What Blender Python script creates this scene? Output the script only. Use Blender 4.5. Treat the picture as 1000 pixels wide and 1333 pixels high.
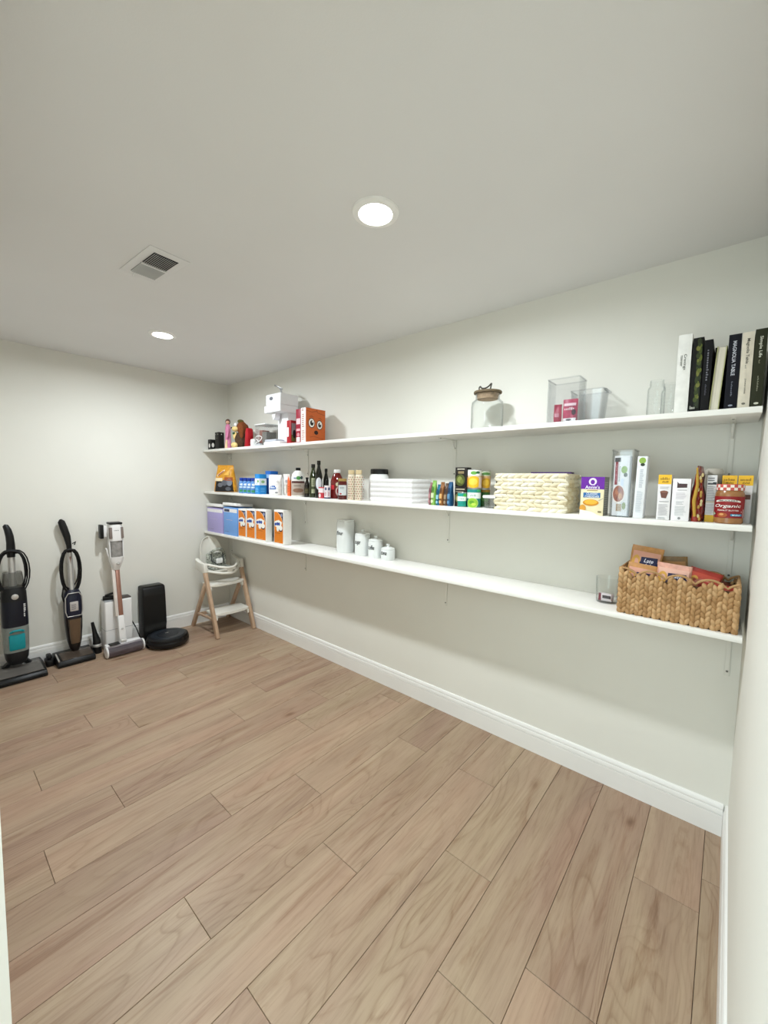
import bpy, bmesh, math, random
from mathutils import Vector, Matrix, noise

random.seed(11)
for _o in list(bpy.data.objects):
    bpy.data.objects.remove(_o, do_unlink=True)
SC = bpy.context.scene
COL = SC.collection
PI = math.pi

# ------------------------------------------------------------------ camera
def cam_axes(yaw, pitch, roll):
    cy, sy, cp, sp = math.cos(yaw), math.sin(yaw), math.cos(pitch), math.sin(pitch)
    f = Vector((sy * cp, cy * cp, sp)); r = Vector((cy, -sy, 0)); u = r.cross(f)
    cr, sr = math.cos(roll), math.sin(roll)
    return r * cr + u * sr, u * cr - r * sr, f
cd = bpy.data.cameras.new('camera'); cam = bpy.data.objects.new('camera', cd); COL.objects.link(cam)
_r, _u, _f = cam_axes(-0.70806, -0.075415, 0.0187454)
cam.matrix_world = Matrix(((_r.x, _u.x, -_f.x, 4.0368), (_r.y, _u.y, -_f.y, -2.17198), (_r.z, _u.z, -_f.z, 1.47336), (0, 0, 0, 1)))
cd.sensor_fit = 'HORIZONTAL'; cd.sensor_width = 36.0; cd.lens = 524.1 * 36.0 / 1000.0
cd.clip_start = 0.01; cd.clip_end = 60
SC.camera = cam
SC.cycles.transparent_max_bounces = 32

# ------------------------------------------------------------------ world, daylight, exposure
world = bpy.data.worlds.new('daylight'); SC.world = world; world.use_nodes = True
bg = world.node_tree.nodes['Background']
bg.inputs['Color'].default_value = (0.80, 0.97, 1.0, 1); bg.inputs['Strength'].default_value = 3.2
LAMP_W = 23.0; LAMP_COL = (0.88, 0.95, 1.0); LAMP_SPREAD = 172
SC.view_settings.view_transform = 'Standard'; SC.view_settings.look = 'None'
SC.view_settings.gamma = 1.0; SC.view_settings.use_curve_mapping = False
SC.view_settings.exposure = 0.08
# daylight enters through the doorway: a portal only guides the sampling of the world
pl = bpy.data.lights.new('doorway_portal', 'AREA'); pl.shape = 'RECTANGLE'; pl.size = 0.9; pl.size_y = 2.05
pl.cycles.is_portal = True
po = bpy.data.objects.new('doorway_portal', pl); COL.objects.link(po)
po.location = (3.66, -2.26, 1.03); po.rotation_euler = (PI / 2, 0, 0)

# ------------------------------------------------------------------ materials
def lin(c):
    if isinstance(c, str):
        c = tuple(int(c[i:i + 2], 16) for i in (0, 2, 4))
    r = []
    for v in c:
        v = v / 255.0
        r.append(v / 12.92 if v <= 0.04045 else ((v + 0.055) / 1.055) ** 2.4)
    return (r[0], r[1], r[2], 1.0)
_MC = {}
def M(name, col, rough=0.5, metal=0.0, var=0.05, scale=25.0, bump=0.0, coat=0.0, bscale=None, stretch=None):
    if name in _MC: return _MC[name]
    m = bpy.data.materials.new(name); m.use_nodes = True
    nt = m.node_tree; b = nt.nodes['Principled BSDF']
    b.inputs['Roughness'].default_value = rough; b.inputs['Metallic'].default_value = metal
    b.inputs['Coat Weight'].default_value = coat; b.inputs['Specular IOR Level'].default_value = 0.35
    c = lin(col)
    tc = nt.nodes.new('ShaderNodeTexCoord'); nz = nt.nodes.new('ShaderNodeTexNoise')
    nz.inputs['Scale'].default_value = scale; nz.inputs['Detail'].default_value = 3
    src = tc.outputs['Object']
    if stretch:
        mp = nt.nodes.new('ShaderNodeMapping'); mp.inputs['Scale'].default_value = stretch
        nt.links.new(src, mp.inputs['Vector']); src = mp.outputs['Vector']
    nt.links.new(src, nz.inputs['Vector'])
    rp = nt.nodes.new('ShaderNodeValToRGB')
    rp.color_ramp.elements[0].position = 0.3; rp.color_ramp.elements[1].position = 0.7
    rp.color_ramp.elements[0].color = (c[0] * (1 - var), c[1] * (1 - var), c[2] * (1 - var), 1)
    rp.color_ramp.elements[1].color = (min(1, c[0] * (1 + var)), min(1, c[1] * (1 + var)), min(1, c[2] * (1 + var)), 1)
    nt.links.new(nz.outputs['Fac'], rp.inputs['Fac']); nt.links.new(rp.outputs['Color'], b.inputs['Base Color'])
    if bump:
        bp = nt.nodes.new('ShaderNodeBump'); bp.inputs['Strength'].default_value = bump; bp.inputs['Distance'].default_value = 0.004
        n2 = nz
        if bscale:
            n2 = nt.nodes.new('ShaderNodeTexNoise'); n2.inputs['Scale'].default_value = bscale; n2.inputs['Detail'].default_value = 4
            nt.links.new(src, n2.inputs['Vector'])
        nt.links.new(n2.outputs['Fac'], bp.inputs['Height']); nt.links.new(bp.outputs['Normal'], b.inputs['Normal'])
    _MC[name] = m
    return m
def P(col, rough=0.45):
    return M('ink_' + (col if isinstance(col, str) else '%02x%02x%02x' % tuple(col)), col, rough, var=0.03, scale=60)
def glass(name, tint=(0.97, 0.985, 0.98), ior=1.45, extra=0.0, rough=0.03):
    if name in _MC: return _MC[name]
    m = bpy.data.materials.new(name); m.use_nodes = True; nt = m.node_tree
    nt.nodes.remove(nt.nodes['Principled BSDF'])
    tr = nt.nodes.new('ShaderNodeBsdfTransparent'); tr.inputs['Color'].default_value = (*tint, 1)
    gl = nt.nodes.new('ShaderNodeBsdfGlossy'); gl.inputs['Roughness'].default_value = rough
    fr = nt.nodes.new('ShaderNodeLayerWeight'); fr.inputs['Blend'].default_value = 0.5
    pw = nt.nodes.new('ShaderNodeMath'); pw.operation = 'POWER'; pw.inputs[1].default_value = 4.0
    ad = nt.nodes.new('ShaderNodeMath'); ad.operation = 'MULTIPLY_ADD'; ad.inputs[1].default_value = 0.55; ad.inputs[2].default_value = 0.025 + extra; ad.use_clamp = True
    nt.links.new(fr.outputs['Facing'], pw.inputs[0])
    p3 = nt.nodes.new('ShaderNodeMath'); p3.operation = 'POWER'; p3.inputs[1].default_value = 5.0; nt.links.new(fr.outputs['Facing'], p3.inputs[0])
    tm = nt.nodes.new('ShaderNodeMix'); tm.data_type = 'RGBA'; tm.inputs[6].default_value = (*tint, 1); tm.inputs[7].default_value = (tint[0] * 0.42, tint[1] * 0.44, tint[2] * 0.45, 1)
    nt.links.new(p3.outputs[0], tm.inputs[0]); nt.links.new(tm.outputs[2], tr.inputs['Color'])
    mx = nt.nodes.new('ShaderNodeMixShader'); out = nt.nodes['Material Output']
    nt.links.new(pw.outputs[0], ad.inputs[0]); nt.links.new(ad.outputs[0], mx.inputs['Fac'])
    nt.links.new(tr.outputs[0], mx.inputs[1]); nt.links.new(gl.outputs[0], mx.inputs[2])
    nt.links.new(mx.outputs[0], out.inputs['Surface'])
    _MC[name] = m
    return m
def emit(name, col, strength):
    m = bpy.data.materials.new(name); m.use_nodes = True; nt = m.node_tree; b = nt.nodes['Principled BSDF']
    b.inputs['Base Color'].default_value = (*col, 1); b.inputs['Emission Color'].default_value = (*col, 1)
    b.inputs['Emission Strength'].default_value = strength
    return m
def plank_material():
    m = bpy.data.materials.new('oak_plank'); m.use_nodes = True; nt = m.node_tree; N = nt.nodes; Lk = nt.links
    b = N['Principled BSDF']; b.inputs['Roughness'].default_value = 0.42
    b.inputs['Specular IOR Level'].default_value = 0.35
    tc = N.new('ShaderNodeTexCoord'); oi = N.new('ShaderNodeObjectInfo')
    mul = N.new('ShaderNodeMath'); mul.operation = 'MULTIPLY'; mul.inputs[1].default_value = 57.0
    Lk.new(oi.outputs['Random'], mul.inputs[0])
    comb = N.new('ShaderNodeCombineXYZ'); Lk.new(mul.outputs[0], comb.inputs[0]); Lk.new(mul.outputs[0], comb.inputs[1]); Lk.new(mul.outputs[0], comb.inputs[2])
    add = N.new('ShaderNodeVectorMath'); add.operation = 'ADD'
    Lk.new(tc.outputs['Object'], add.inputs[0]); Lk.new(comb.outputs[0], add.inputs[1])
    def mapped(s):
        mp = N.new('ShaderNodeMapping'); mp.inputs['Scale'].default_value = s
        Lk.new(add.outputs[0], mp.inputs['Vector']); return mp.outputs['Vector']
    def nz(vec, scale, detail, rough=0.55, dist=0.0):
        n = N.new('ShaderNodeTexNoise'); n.inputs['Scale'].default_value = scale; n.inputs['Detail'].default_value = detail
        n.inputs['Roughness'].default_value = rough; n.inputs['Distortion'].default_value = dist
        Lk.new(vec, n.inputs['Vector']); return n.outputs['Fac']
    def ramp(fac, stops):
        r = N.new('ShaderNodeValToRGB'); e = r.color_ramp.elements
        while len(e) < len(stops): e.new(0.5)
        for i, (p_, c_) in enumerate(stops): e[i].position = p_; e[i].color = c_ if len(c_) == 4 else (*c_, 1)
        Lk.new(fac, r.inputs['Fac']); return r.outputs['Color']
    def mix(fac, a, c, mode='MIX'):
        x = N.new('ShaderNodeMix'); x.data_type = 'RGBA'; x.blend_type = mode
        if isinstance(fac, float): x.inputs[0].default_value = fac
        else: Lk.new(fac, x.inputs[0])
        for s_, v in ((6, a), (7, c)):
            if isinstance(v, tuple): x.inputs[s_].default_value = v
            else: Lk.new(v, x.inputs[s_])
        return x.outputs[2]
    broad = nz(mapped((8.0, 1.1, 1)), 1.0, 4, 0.55, 0.8)
    base = ramp(broad, [(0.28, lin('8b6e5c')), (0.42, lin('a88c77')), (0.55, lin('b39a82')), (0.68, lin('bda68c')), (0.8, lin('c8b397'))])
    tone = ramp(oi.outputs['Random'], [(0.0, lin('a28876')), (0.3, lin('b39a83')), (0.6, lin('b7a289')), (0.85, lin('ab937c')), (1.0, lin('a38b7b'))])
    col = mix(0.5, base, tone)
    # pink and green-grey drifts
    drift = nz(mapped((4.0, 0.6, 1)), 1.0, 2)
    dc = ramp(drift, [(0.35, (0.94, 0.895, 0.895, 1)), (0.5, (0.91, 0.91, 0.91, 1)), (0.65, (0.89, 0.91, 0.88, 1))])
    col = mix(1.0, col, dc, 'MULTIPLY')
    # fine pores
    pores = nz(mapped((140.0, 6.0, 1)), 1.0, 6, 0.7, 0.3)
    pc = ramp(pores, [(0.32, (0.70, 0.64, 0.60, 1)), (0.48, (0.97, 0.96, 0.95, 1)), (0.68, (1.05, 1.05, 1.04, 1))])
    col = mix(0.55, col, pc, 'MULTIPLY')
    grain = nz(mapped((42.0, 2.2, 1)), 1.0, 6, 0.65, 0.9)
    gcol = ramp(grain, [(0.3, (0.66, 0.58, 0.52, 1)), (0.46, (0.95, 0.94, 0.92, 1)), (0.7, (1.06, 1.06, 1.05, 1))])
    col = mix(0.6, col, gcol, 'MULTIPLY')
    # cathedral figure: contour lines of a stretched noise field
    fld = nz(mapped((4.2, 0.75, 1)), 1.0, 2, 0.5, 0.6)
    mu = N.new('ShaderNodeMath'); mu.operation = 'MULTIPLY'; mu.inputs[1].default_value = 26.0; Lk.new(fld, mu.inputs[0])
    fr = N.new('ShaderNodeMath'); fr.operation = 'FRACT'; Lk.new(mu.outputs[0], fr.inputs[0])
    wc = ramp(fr.outputs[0], [(0.0, (0.72, 0.65, 0.60, 1)), (0.18, (0.93, 0.91, 0.89, 1)), (0.5, (1, 1, 1, 1)), (0.9, (0.97, 0.96, 0.95, 1)), (1.0, (0.72, 0.65, 0.60, 1))])
    patch = nz(mapped((3.0, 0.8, 1)), 1.0, 2)
    pm_ = ramp(patch, [(0.44, (0, 0, 0, 1)), (0.62, (1, 1, 1, 1))])
    col = mix(0.7, col, mix(pm_, (1, 1, 1, 1), wc), 'MULTIPLY')
    # dark mineral streaks
    st = nz(mapped((15.0, 1.5, 1)), 1.0, 5, 0.65, 1.2)
    sm = ramp(st, [(0.56, (1, 1, 1, 1)), (0.66, (0.80, 0.72, 0.67, 1)), (0.78, (0.58, 0.48, 0.43, 1))])
    col = mix(0.85, col, sm, 'MULTIPLY')
    # knots with a halo
    vo = N.new('ShaderNodeTexVoronoi'); vo.inputs['Scale'].default_value = 1.0
    Lk.new(mapped((5.2, 1.9, 1)), vo.inputs['Vector'])
    kn = ramp(vo.outputs['Distance'], [(0.0, (0.34, 0.25, 0.20, 1)), (0.05, (0.55, 0.45, 0.38, 1)), (0.09, (0.86, 0.80, 0.75, 1)), (0.16, (1, 1, 1, 1))])
    kg = nz(mapped((2.2, 1.3, 1)), 1.0, 1)
    km = ramp(kg, [(0.50, (0, 0, 0, 1)), (0.55, (1, 1, 1, 1))])
    col = mix(0.9, col, mix(km, (1, 1, 1, 1), kn), 'MULTIPLY')
    Lk.new(col, b.inputs['Base Color'])
    bp = N.new('ShaderNodeBump'); bp.inputs['Strength'].default_value = 0.08; bp.inputs['Distance'].default_value = 0.002
    Lk.new(grain, bp.inputs['Height']); Lk.new(bp.outputs['Normal'], b.inputs['Normal'])
    return m

# ------------------------------------------------------------------ mesh builder
def I4(): return Matrix.Identity(4)
def TR(x=0, y=0, z=0): return Matrix.Translation((x, y, z))
def RX(a): return Matrix.Rotation(math.radians(a), 4, 'X')
def RY(a): return Matrix.Rotation(math.radians(a), 4, 'Y')
def RZ(a): return Matrix.Rotation(math.radians(a), 4, 'Z')
class MB:
    def __init__(s): s.v = []; s.f = []; s.m = []
    def add(s, vs, fs, mi=0, X=None):
        o = len(s.v)
        s.v += [tuple(X @ Vector(v)) if X else tuple(v) for v in vs]
        s.f += [tuple(i + o for i in f) for f in fs]; s.m += [mi] * len(fs)
        return s
    def box(s, x0, x1, y0, y1, z0, z1, mi=0, bev=0.0, seg=2, X=None):
        vs = [(x0, y0, z0), (x1, y0, z0), (x1, y1, z0), (x0, y1, z0), (x0, y0, z1), (x1, y0, z1), (x1, y1, z1), (x0, y1, z1)]
        fs = [(0, 3, 2, 1), (4, 5, 6, 7), (0, 1, 5, 4), (1, 2, 6, 5), (2, 3, 7, 6), (3, 0, 4, 7)]
        if bev <= 0: return s.add(vs, fs, mi, X)
        return s._bev(vs, fs, bev, seg, mi, X)
    def _bev(s, vs, fs, bev, seg, mi, X, edges=None):
        bm = bmesh.new(); bv = [bm.verts.new(v) for v in vs]
        for f in fs: bm.faces.new([bv[i] for i in f])
        es = list(bm.edges) if edges is None else [e for e in bm.edges if edges(e)]
        bmesh.ops.bevel(bm, geom=es, offset=bev, segments=seg, profile=0.5, affect='EDGES', clamp_overlap=True)
        bm.verts.index_update()
        r = s.add([v.co[:] for v in bm.verts], [[v.index for v in f.verts] for f in bm.faces], mi, X)
        bm.free(); return r
    def rings(s, rs, mi=0, X=None, cap0=True, cap1=True):
        n = len(rs[0]); vs = [v for r in rs for v in r]; fs = []
        for k in range(len(rs) - 1):
            for i in range(n):
                j = (i + 1) % n; fs.append((k * n + i, k * n + j, (k + 1) * n + j, (k + 1) * n + i))
        if cap0: fs.append(tuple(range(n - 1, -1, -1)))
        if cap1: fs.append(tuple((len(rs) - 1) * n + i for i in range(n)))
        return s.add(vs, fs, mi, X)
    def lathe(s, prof, n=28, mi=0, X=None, sx=1.0, sy=1.0, pw=2.0, cap0=True, cap1=True):
        rs = []
        for r, z in prof:
            ring = []
            for i in range(n):
                a = 2 * PI * i / n; c, d = math.cos(a), math.sin(a)
                q = 1.0 if pw == 2.0 else (abs(c) ** pw + abs(d) ** pw) ** (-1.0 / pw)
                ring.append((r * c * q * sx, r * d * q * sy, z))
            rs.append(ring)
        return s.rings(rs, mi, X, cap0, cap1)
    def tube(s, pts, r, n=8, mi=0, X=None, closed=False):
        pts = [Vector(p) for p in pts]; k = len(pts); rs = []; prev = None
        for i, p in enumerate(pts):
            if closed: t = pts[(i + 1) % k] - pts[i - 1]
            else: t = pts[min(i + 1, k - 1)] - pts[max(i - 1, 0)]
            t.normalize()
            if prev is None:
                a = Vector((0, 0, 1)) if abs(t.z) < 0.9 else Vector((1, 0, 0)); u = t.cross(a).normalized()
            else:
                u = prev - t * prev.dot(t); u.normalize()
            prev = u; w = t.cross(u); rr = r[i] if isinstance(r, (list, tuple)) else r
            rs.append([tuple(p + u * (rr * math.cos(2 * PI * j / n)) + w * (rr * math.sin(2 * PI * j / n))) for j in range(n)])
        if closed: rs.append(rs[0]); return s.rings(rs, mi, X, False, False)
        return s.rings(rs, mi, X)
    def beam(s, p0, p1, w, d, mi=0, bev=0.004, side=(0, 1, 0), w1=None, d1=None, X=None):
        p0, p1 = Vector(p0), Vector(p1); t = (p1 - p0).normalized(); b_ = Vector(side); b_ = (b_ - t * b_.dot(t)).normalized(); a = b_.cross(t)
        w1 = w if w1 is None else w1; d1 = d if d1 is None else d1
        def q(p, w_, d_): return [tuple(p + a * (sx * w_ / 2) + b_ * (sy * d_ / 2)) for sx, sy in ((-1, -1), (1, -1), (1, 1), (-1, 1))]
        vs = q(p0, w, d) + q(p1, w1, d1)
        fs = [(0, 3, 2, 1), (4, 5, 6, 7), (0, 1, 5, 4), (1, 2, 6, 5), (2, 3, 7, 6), (3, 0, 4, 7)]
        return s._bev(vs, fs, bev, 2, mi, X) if bev > 0 else s.add(vs, fs, mi, X)
    def prism(s, poly, d0, d1, plane='xz', mi=0, bev=0.0, X=None, seg=2):
        def at(a, b_, d): return {'xz': (a, d, b_), 'xy': (a, b_, d), 'yz': (d, a, b_)}[plane]
        n = len(poly); vs = [at(a, b_, d0) for a, b_ in poly] + [at(a, b_, d1) for a, b_ in poly]
        fs = [tuple(range(n)), tuple(range(2 * n - 1, n - 1, -1))] + [(i, i + n, (i + 1) % n + n, (i + 1) % n) for i in range(n)]
        return s._bev(vs, fs, bev, seg, mi, X) if bev > 0 else s.add(vs, fs, mi, X)
    def ell(s, c, r, nu=14, nv=8, mi=0, X=None):
        prof = [(math.sin(PI * k / nv), -math.cos(PI * k / nv)) for k in range(1, nv)]
        rs = [[(c[0] + r[0] * p * math.cos(2 * PI * i / nu), c[1] + r[1] * p * math.sin(2 * PI * i / nu), c[2] + r[2] * z) for i in range(nu)] for p, z in prof]
        n = nu; vs = [v for q in rs for v in q]; fs = []
        for k in range(len(rs) - 1):
            for i in range(n): j = (i + 1) % n; fs.append((k * n + i, k * n + j, (k + 1) * n + j, (k + 1) * n + i))
        b0 = len(vs); vs += [(c[0], c[1], c[2] - r[2]), (c[0], c[1], c[2] + r[2])]
        for i in range(n): j = (i + 1) % n; fs.append((b0, j, i)); fs.append((b0 + 1, (len(rs) - 1) * n + i, (len(rs) - 1) * n + j))
        return s.add(vs, fs, mi, X)
    def build(s, name, mats, parent=None, ang=38, fix=True):
        me = bpy.data.meshes.new(name); me.from_pydata(s.v, [], s.f); me.update()
        if not isinstance(mats, (list, tuple)): mats = [mats]
        for m_ in mats: me.materials.append(m_)
        me.polygons.foreach_set('material_index', s.m)
        if fix:
            bm = bmesh.new(); bm.from_mesh(me); bmesh.ops.recalc_face_normals(bm, faces=bm.faces); bm.to_mesh(me); bm.free()
        me.polygons.foreach_set('use_smooth', [True] * len(me.polygons)); me.set_sharp_from_angle(angle=math.radians(ang))
        o = bpy.data.objects.new(name, me); COL.objects.link(o)
        if parent: o.parent = parent
        return o
def thing(name, label, cat, loc=(0, 0, 0), rz=0.0, group=None):
    o = bpy.data.objects.new(name, None); COL.objects.link(o); o.location = loc; o.rotation_euler = (0, 0, math.radians(rz))
    o.empty_display_size = 0.02
    tag(o, label, cat, group); return o
def tag(o, label, cat, group=None):
    o['label'] = label; o['category'] = cat
    if group: o['group'] = group
    return o
def struct(o, label=None):
    o['kind'] = 'structure'
    if label: o['label'] = label
    return o

# flat print: shapes laid on a surface through a mapping function (u, v in metres, e = height above the surface)
_TX = {}
def textmesh(body, shear=0.0):
    if (body, shear) in _TX: return _TX[(body, shear)]
    cu = bpy.data.curves.new('t', 'FONT'); cu.body = body; cu.resolution_u = 2; cu.align_x = 'CENTER'; cu.align_y = 'CENTER'; cu.shear = shear
    cu.offset = 0.012
    ob = bpy.data.objects.new('t', cu); me = ob.to_mesh()
    vs = [(v.co.x, v.co.y) for v in me.vertices]; fs = [tuple(p.vertices) for p in me.polygons]
    ob.to_mesh_clear(); bpy.data.objects.remove(ob); bpy.data.curves.remove(cu)
    if not vs: vs = [(0, 0)]
    xs = [v[0] for v in vs]; ys = [v[1] for v in vs]; w = max(xs) - min(xs) or 1; h = max(ys) - min(ys) or 1
    cx, cy = (max(xs) + min(xs)) / 2, (max(ys) + min(ys)) / 2
    _TX[(body, shear)] = ([((x - cx) / w, (y - cy) / h) for x, y in vs], fs, w / h)
    return _TX[(body, shear)]
rnd = random.Random(5)
def prints(parent, W, H, shapes, mapf, eps=0.00035, name='label_print', tname='lettering', curved=False):
    """shapes use fractions of W x H"""
    pm, tm = {}, {}
    mb, tb = MB(), MB()
    def mi(d, c):
        if c not in d: d[c] = len(d)
        return d[c]
    for i, sh in enumerate(shapes):
        k = sh[0]; e = eps * (1 + 0.5 * i)
        if k == 'R' or k == 'LN':
            if k == 'R': rects = [sh[1:5]]; c = sh[5]
            else:
                u0, v0, u1, v1, n, c = sh[1:7]; rects = []; st = (v1 - v0) / n
                for q in range(n): rects.append((u0, v0 + q * st, u0 + (u1 - u0) * (0.72 + 0.28 * rnd.random()), v0 + q * st + st * 0.42))
            for u0, v0, u1, v1 in rects:
                nn = max(1, int(abs(u1 - u0) * W / 0.006)) if curved else 1
                for q in range(nn):
                    a, b_ = u0 + (u1 - u0) * q / nn, u0 + (u1 - u0) * (q + 1) / nn
                    mb.add([mapf(a * W, v0 * H, e), mapf(b_ * W, v0 * H, e), mapf(b_ * W, v1 * H, e), mapf(a * W, v1 * H, e)], [(0, 1, 2, 3)], mi(pm, c))
        elif k == 'E':
            uc, vc, ru, rv, c = sh[1:6]; n = 16
            for q in range(n):
                t0, t1 = PI * q / n, PI * (q + 1) / n
                a0, a1 = uc - ru * math.cos(t0), uc - ru * math.cos(t1); b0, b1 = rv * math.sin(t0), rv * math.sin(t1)
                vs = [mapf(a0 * W, (vc - b0) * H, e), mapf(a1 * W, (vc - b1) * H, e), mapf(a1 * W, (vc + b1) * H, e), mapf(a0 * W, (vc + b0) * H, e)]
                fs = [(0, 1, 2, 3)]
                if q == 0: vs = vs[1:]; fs = [(0, 1, 2)]
                if q == n - 1: vs = vs[:2] + vs[3:]; fs = [(0, 1, 2)]
                mb.add(vs, fs, mi(pm, c))
        elif k == 'P':
            mb.add([mapf(a * W, b_ * H, e) for a, b_ in sh[1]], [tuple(range(len(sh[1])))], mi(pm, sh[2]))
        elif k == 'Q':
            uc, vc, w, h, c = sh[1:6]; rot = sh[6] if len(sh) > 6 else 0; n = sh[7] if len(sh) > 7 else 8
            w *= W; h *= H; L_, T_ = (h, w) if rot else (w, h); pos = -L_ / 2; stp = L_ / n
            for q in range(n):
                lw = stp * rnd.uniform(0.45, 0.8); hh = T_ * rnd.choice((0.6, 0.65, 1.0)); x0_, x1_ = pos, pos + lw; y0_, y1_ = -T_ / 2, -T_ / 2 + hh; pos += stp
                cs = [(x0_, y0_), (x1_, y0_), (x1_, y1_), (x0_, y1_)]
                if rot: cs = [((b_, -a) if rot < 0 else (-b_, a)) for a, b_ in cs]
                tb.add([mapf(uc * W + a, vc * H + b_, e) for a, b_ in cs], [(0, 1, 2, 3)], mi(tm, c))
        elif k == 'T':
            body, uc, vc, w, h, c = sh[1:7]; rot = sh[7] if len(sh) > 7 else 0; shear = sh[8] if len(sh) > 8 else 0
            vs, fs, asp = textmesh(body, shear); w *= W; h *= H
            if rot: ww, hh = (h, w)
            else: ww, hh = (w, h)
            out = []
            for x, y in vs:
                x *= ww; y *= hh
                if rot: x, y = (y, -x) if rot < 0 else (-y, x)
                out.append(mapf(uc * W + x, vc * H + y, e + eps))
            tb.add(out, fs, mi(tm, c))
    if mb.v: mb.build(name, [P(c) for c in pm], parent, fix=False)
    if tb.v: tb.build(tname, [P(c) for c in tm], parent, fix=False)
def flat(o, u, v):
    o, u, v = Vector(o), Vector(u), Vector(v); n = u.cross(v)
    return lambda a, b_, e: tuple(o + u * a + v * b_ + n * e)
def cyl_map(r, z0, face_deg, c=(0, 0)):
    """u = 0 at the facing direction (deg from -y towards +x)"""
    t0 = math.radians(face_deg)
    def f(a, b_, e):
        t = t0 + a / r
        return (c[0] + (r + e) * math.sin(t), c[1] - (r + e) * math.cos(t), z0 + b_)
    return f
def carton(name, label, cat, x0, x1, y0, y1, z, h, col, front=(), right=(), top=(), rz=0, group=None, bev=0.0015, rough=0.45, lean=0):
    """a printed cardboard box; front faces -y, right faces +x"""
    cx, cy = (x0 + x1) / 2, (y0 + y1) / 2; w, d = x1 - x0, y1 - y0
    t = thing(name, label, cat, (cx, cy, z), rz, group)
    if lean: t.rotation_euler[1] = math.radians(lean); t.location.z += abs(math.sin(math.radians(lean))) * w / 2
    bo = MB().box(-w / 2, w / 2, -d / 2, d / 2, 0, h, 0, bev).build('carton_body', P(col, rough), t)
    if front: prints(t, w, h, front, flat((-w / 2, -d / 2, 0), (1, 0, 0), (0, 0, 1)))
    if right: prints(t, d, h, right, flat((w / 2, -d / 2, 0), (0, 1, 0), (0, 0, 1)), name='side_print', tname='side_lettering')
    if top: prints(t, w, d, top, flat((-w / 2, -d / 2, h), (1, 0, 0), (0, 1, 0)), name='top_print', tname='top_lettering')
    return t
def pouch(mb, w, d, h, mi=0, seal=0.02, n=22, X=None, seed=0, flatbottom=True, wr=0.004, top_w=None):
    """a soft filled bag, standing, crimped at the top"""
    rs = []; K = 12; top_w = top_w or w
    for k in range(K + 1):
        v = k / K; z = h * v
        if v > 0.9: dd = 0.0035; ww = top_w
        else:
            q = v / 0.9; dd = d / 2 * (math.sqrt(max(0.0, 1 - q ** 2.6)) * 0.97 + 0.03); ww = w * (0.94 + 0.06 * math.sin(q * PI)) * (1 - q) + top_w * q
            if k == 0: dd *= 0.85 if flatbottom else 0.1
        ring = []
        for i in range(n):
            a = 2 * PI * i / n; c, s_ = math.cos(a), math.sin(a); qq = (abs(c) ** 3 + abs(s_) ** 3) ** (-1 / 3)
            p = Vector((ww / 2 * c * qq, dd * s_ * qq, z))
            nv = noise.noise(Vector((p.x * 22 + seed * 7.1, p.z * 18 + seed, s_ * 1.5)))
            if v < 0.93 and k > 0: p.y += nv * wr * (1 if s_ > 0 else -1) * 1.6; p.x += nv * wr * 0.5
            ring.append(tuple(p))
        rs.append(ring)
    return mb.rings(rs, mi, X)

# ------------------------------------------------------------------ room
RL, RH, RF, WT = 4.1154, 2.44, -2.11, 0.12    # right wall x, ceiling height, front wall y, wall thickness
wall_m = M('wall_paint', 'e4e2d9', 0.75, var=0.012, scale=3, bump=0.05, bscale=260)
ceil_m = M('ceiling_paint', 'e1e0de', 0.85, var=0.012, scale=2, bump=0.05, bscale=200)
trim_m = M('trim_paint', 'eeece8', 0.35, var=0.01, scale=6)
shelf_m = M('shelf_paint', 'f4f2ec', 0.4, var=0.015, scale=9, stretch=(1, 8, 8))
def wallbox(name, *a, m=wall_m): return struct(MB().box(*a).build(name, m))
wallbox('wall_back', -WT, RL + WT, 0, WT, -0.1, RH)
wallbox('wall_left', -WT, 0, RF - WT, 0, -0.1, RH)
wallbox('wall_right', RL, RL + WT, -4.4, 0, -0.1, RH)
DX0, DH = 3.185, 2.06
wf = MB(); wf.box(0, DX0 - 0.018, RF - WT, RF, -0.1, RH); wf.box(DX0 - 0.018, RL, RF - WT, RF, DH + 0.018, RH)
struct(wf.build('wall_front', wall_m))
wallbox('ceiling', -WT, RL + WT, -2.6, WT, RH, RH + 0.12, m=ceil_m)
tr1 = MB(); tr1.box(DX0 - 0.018, DX0, RF - WT - 0.004, RF + 0.004, 0.0, DH); tr1.box(DX0 - 0.018, RL, RF - WT - 0.004, RF + 0.004, DH, DH + 0.018)
struct(tr1.build('trim_1', trim_m))

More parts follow.
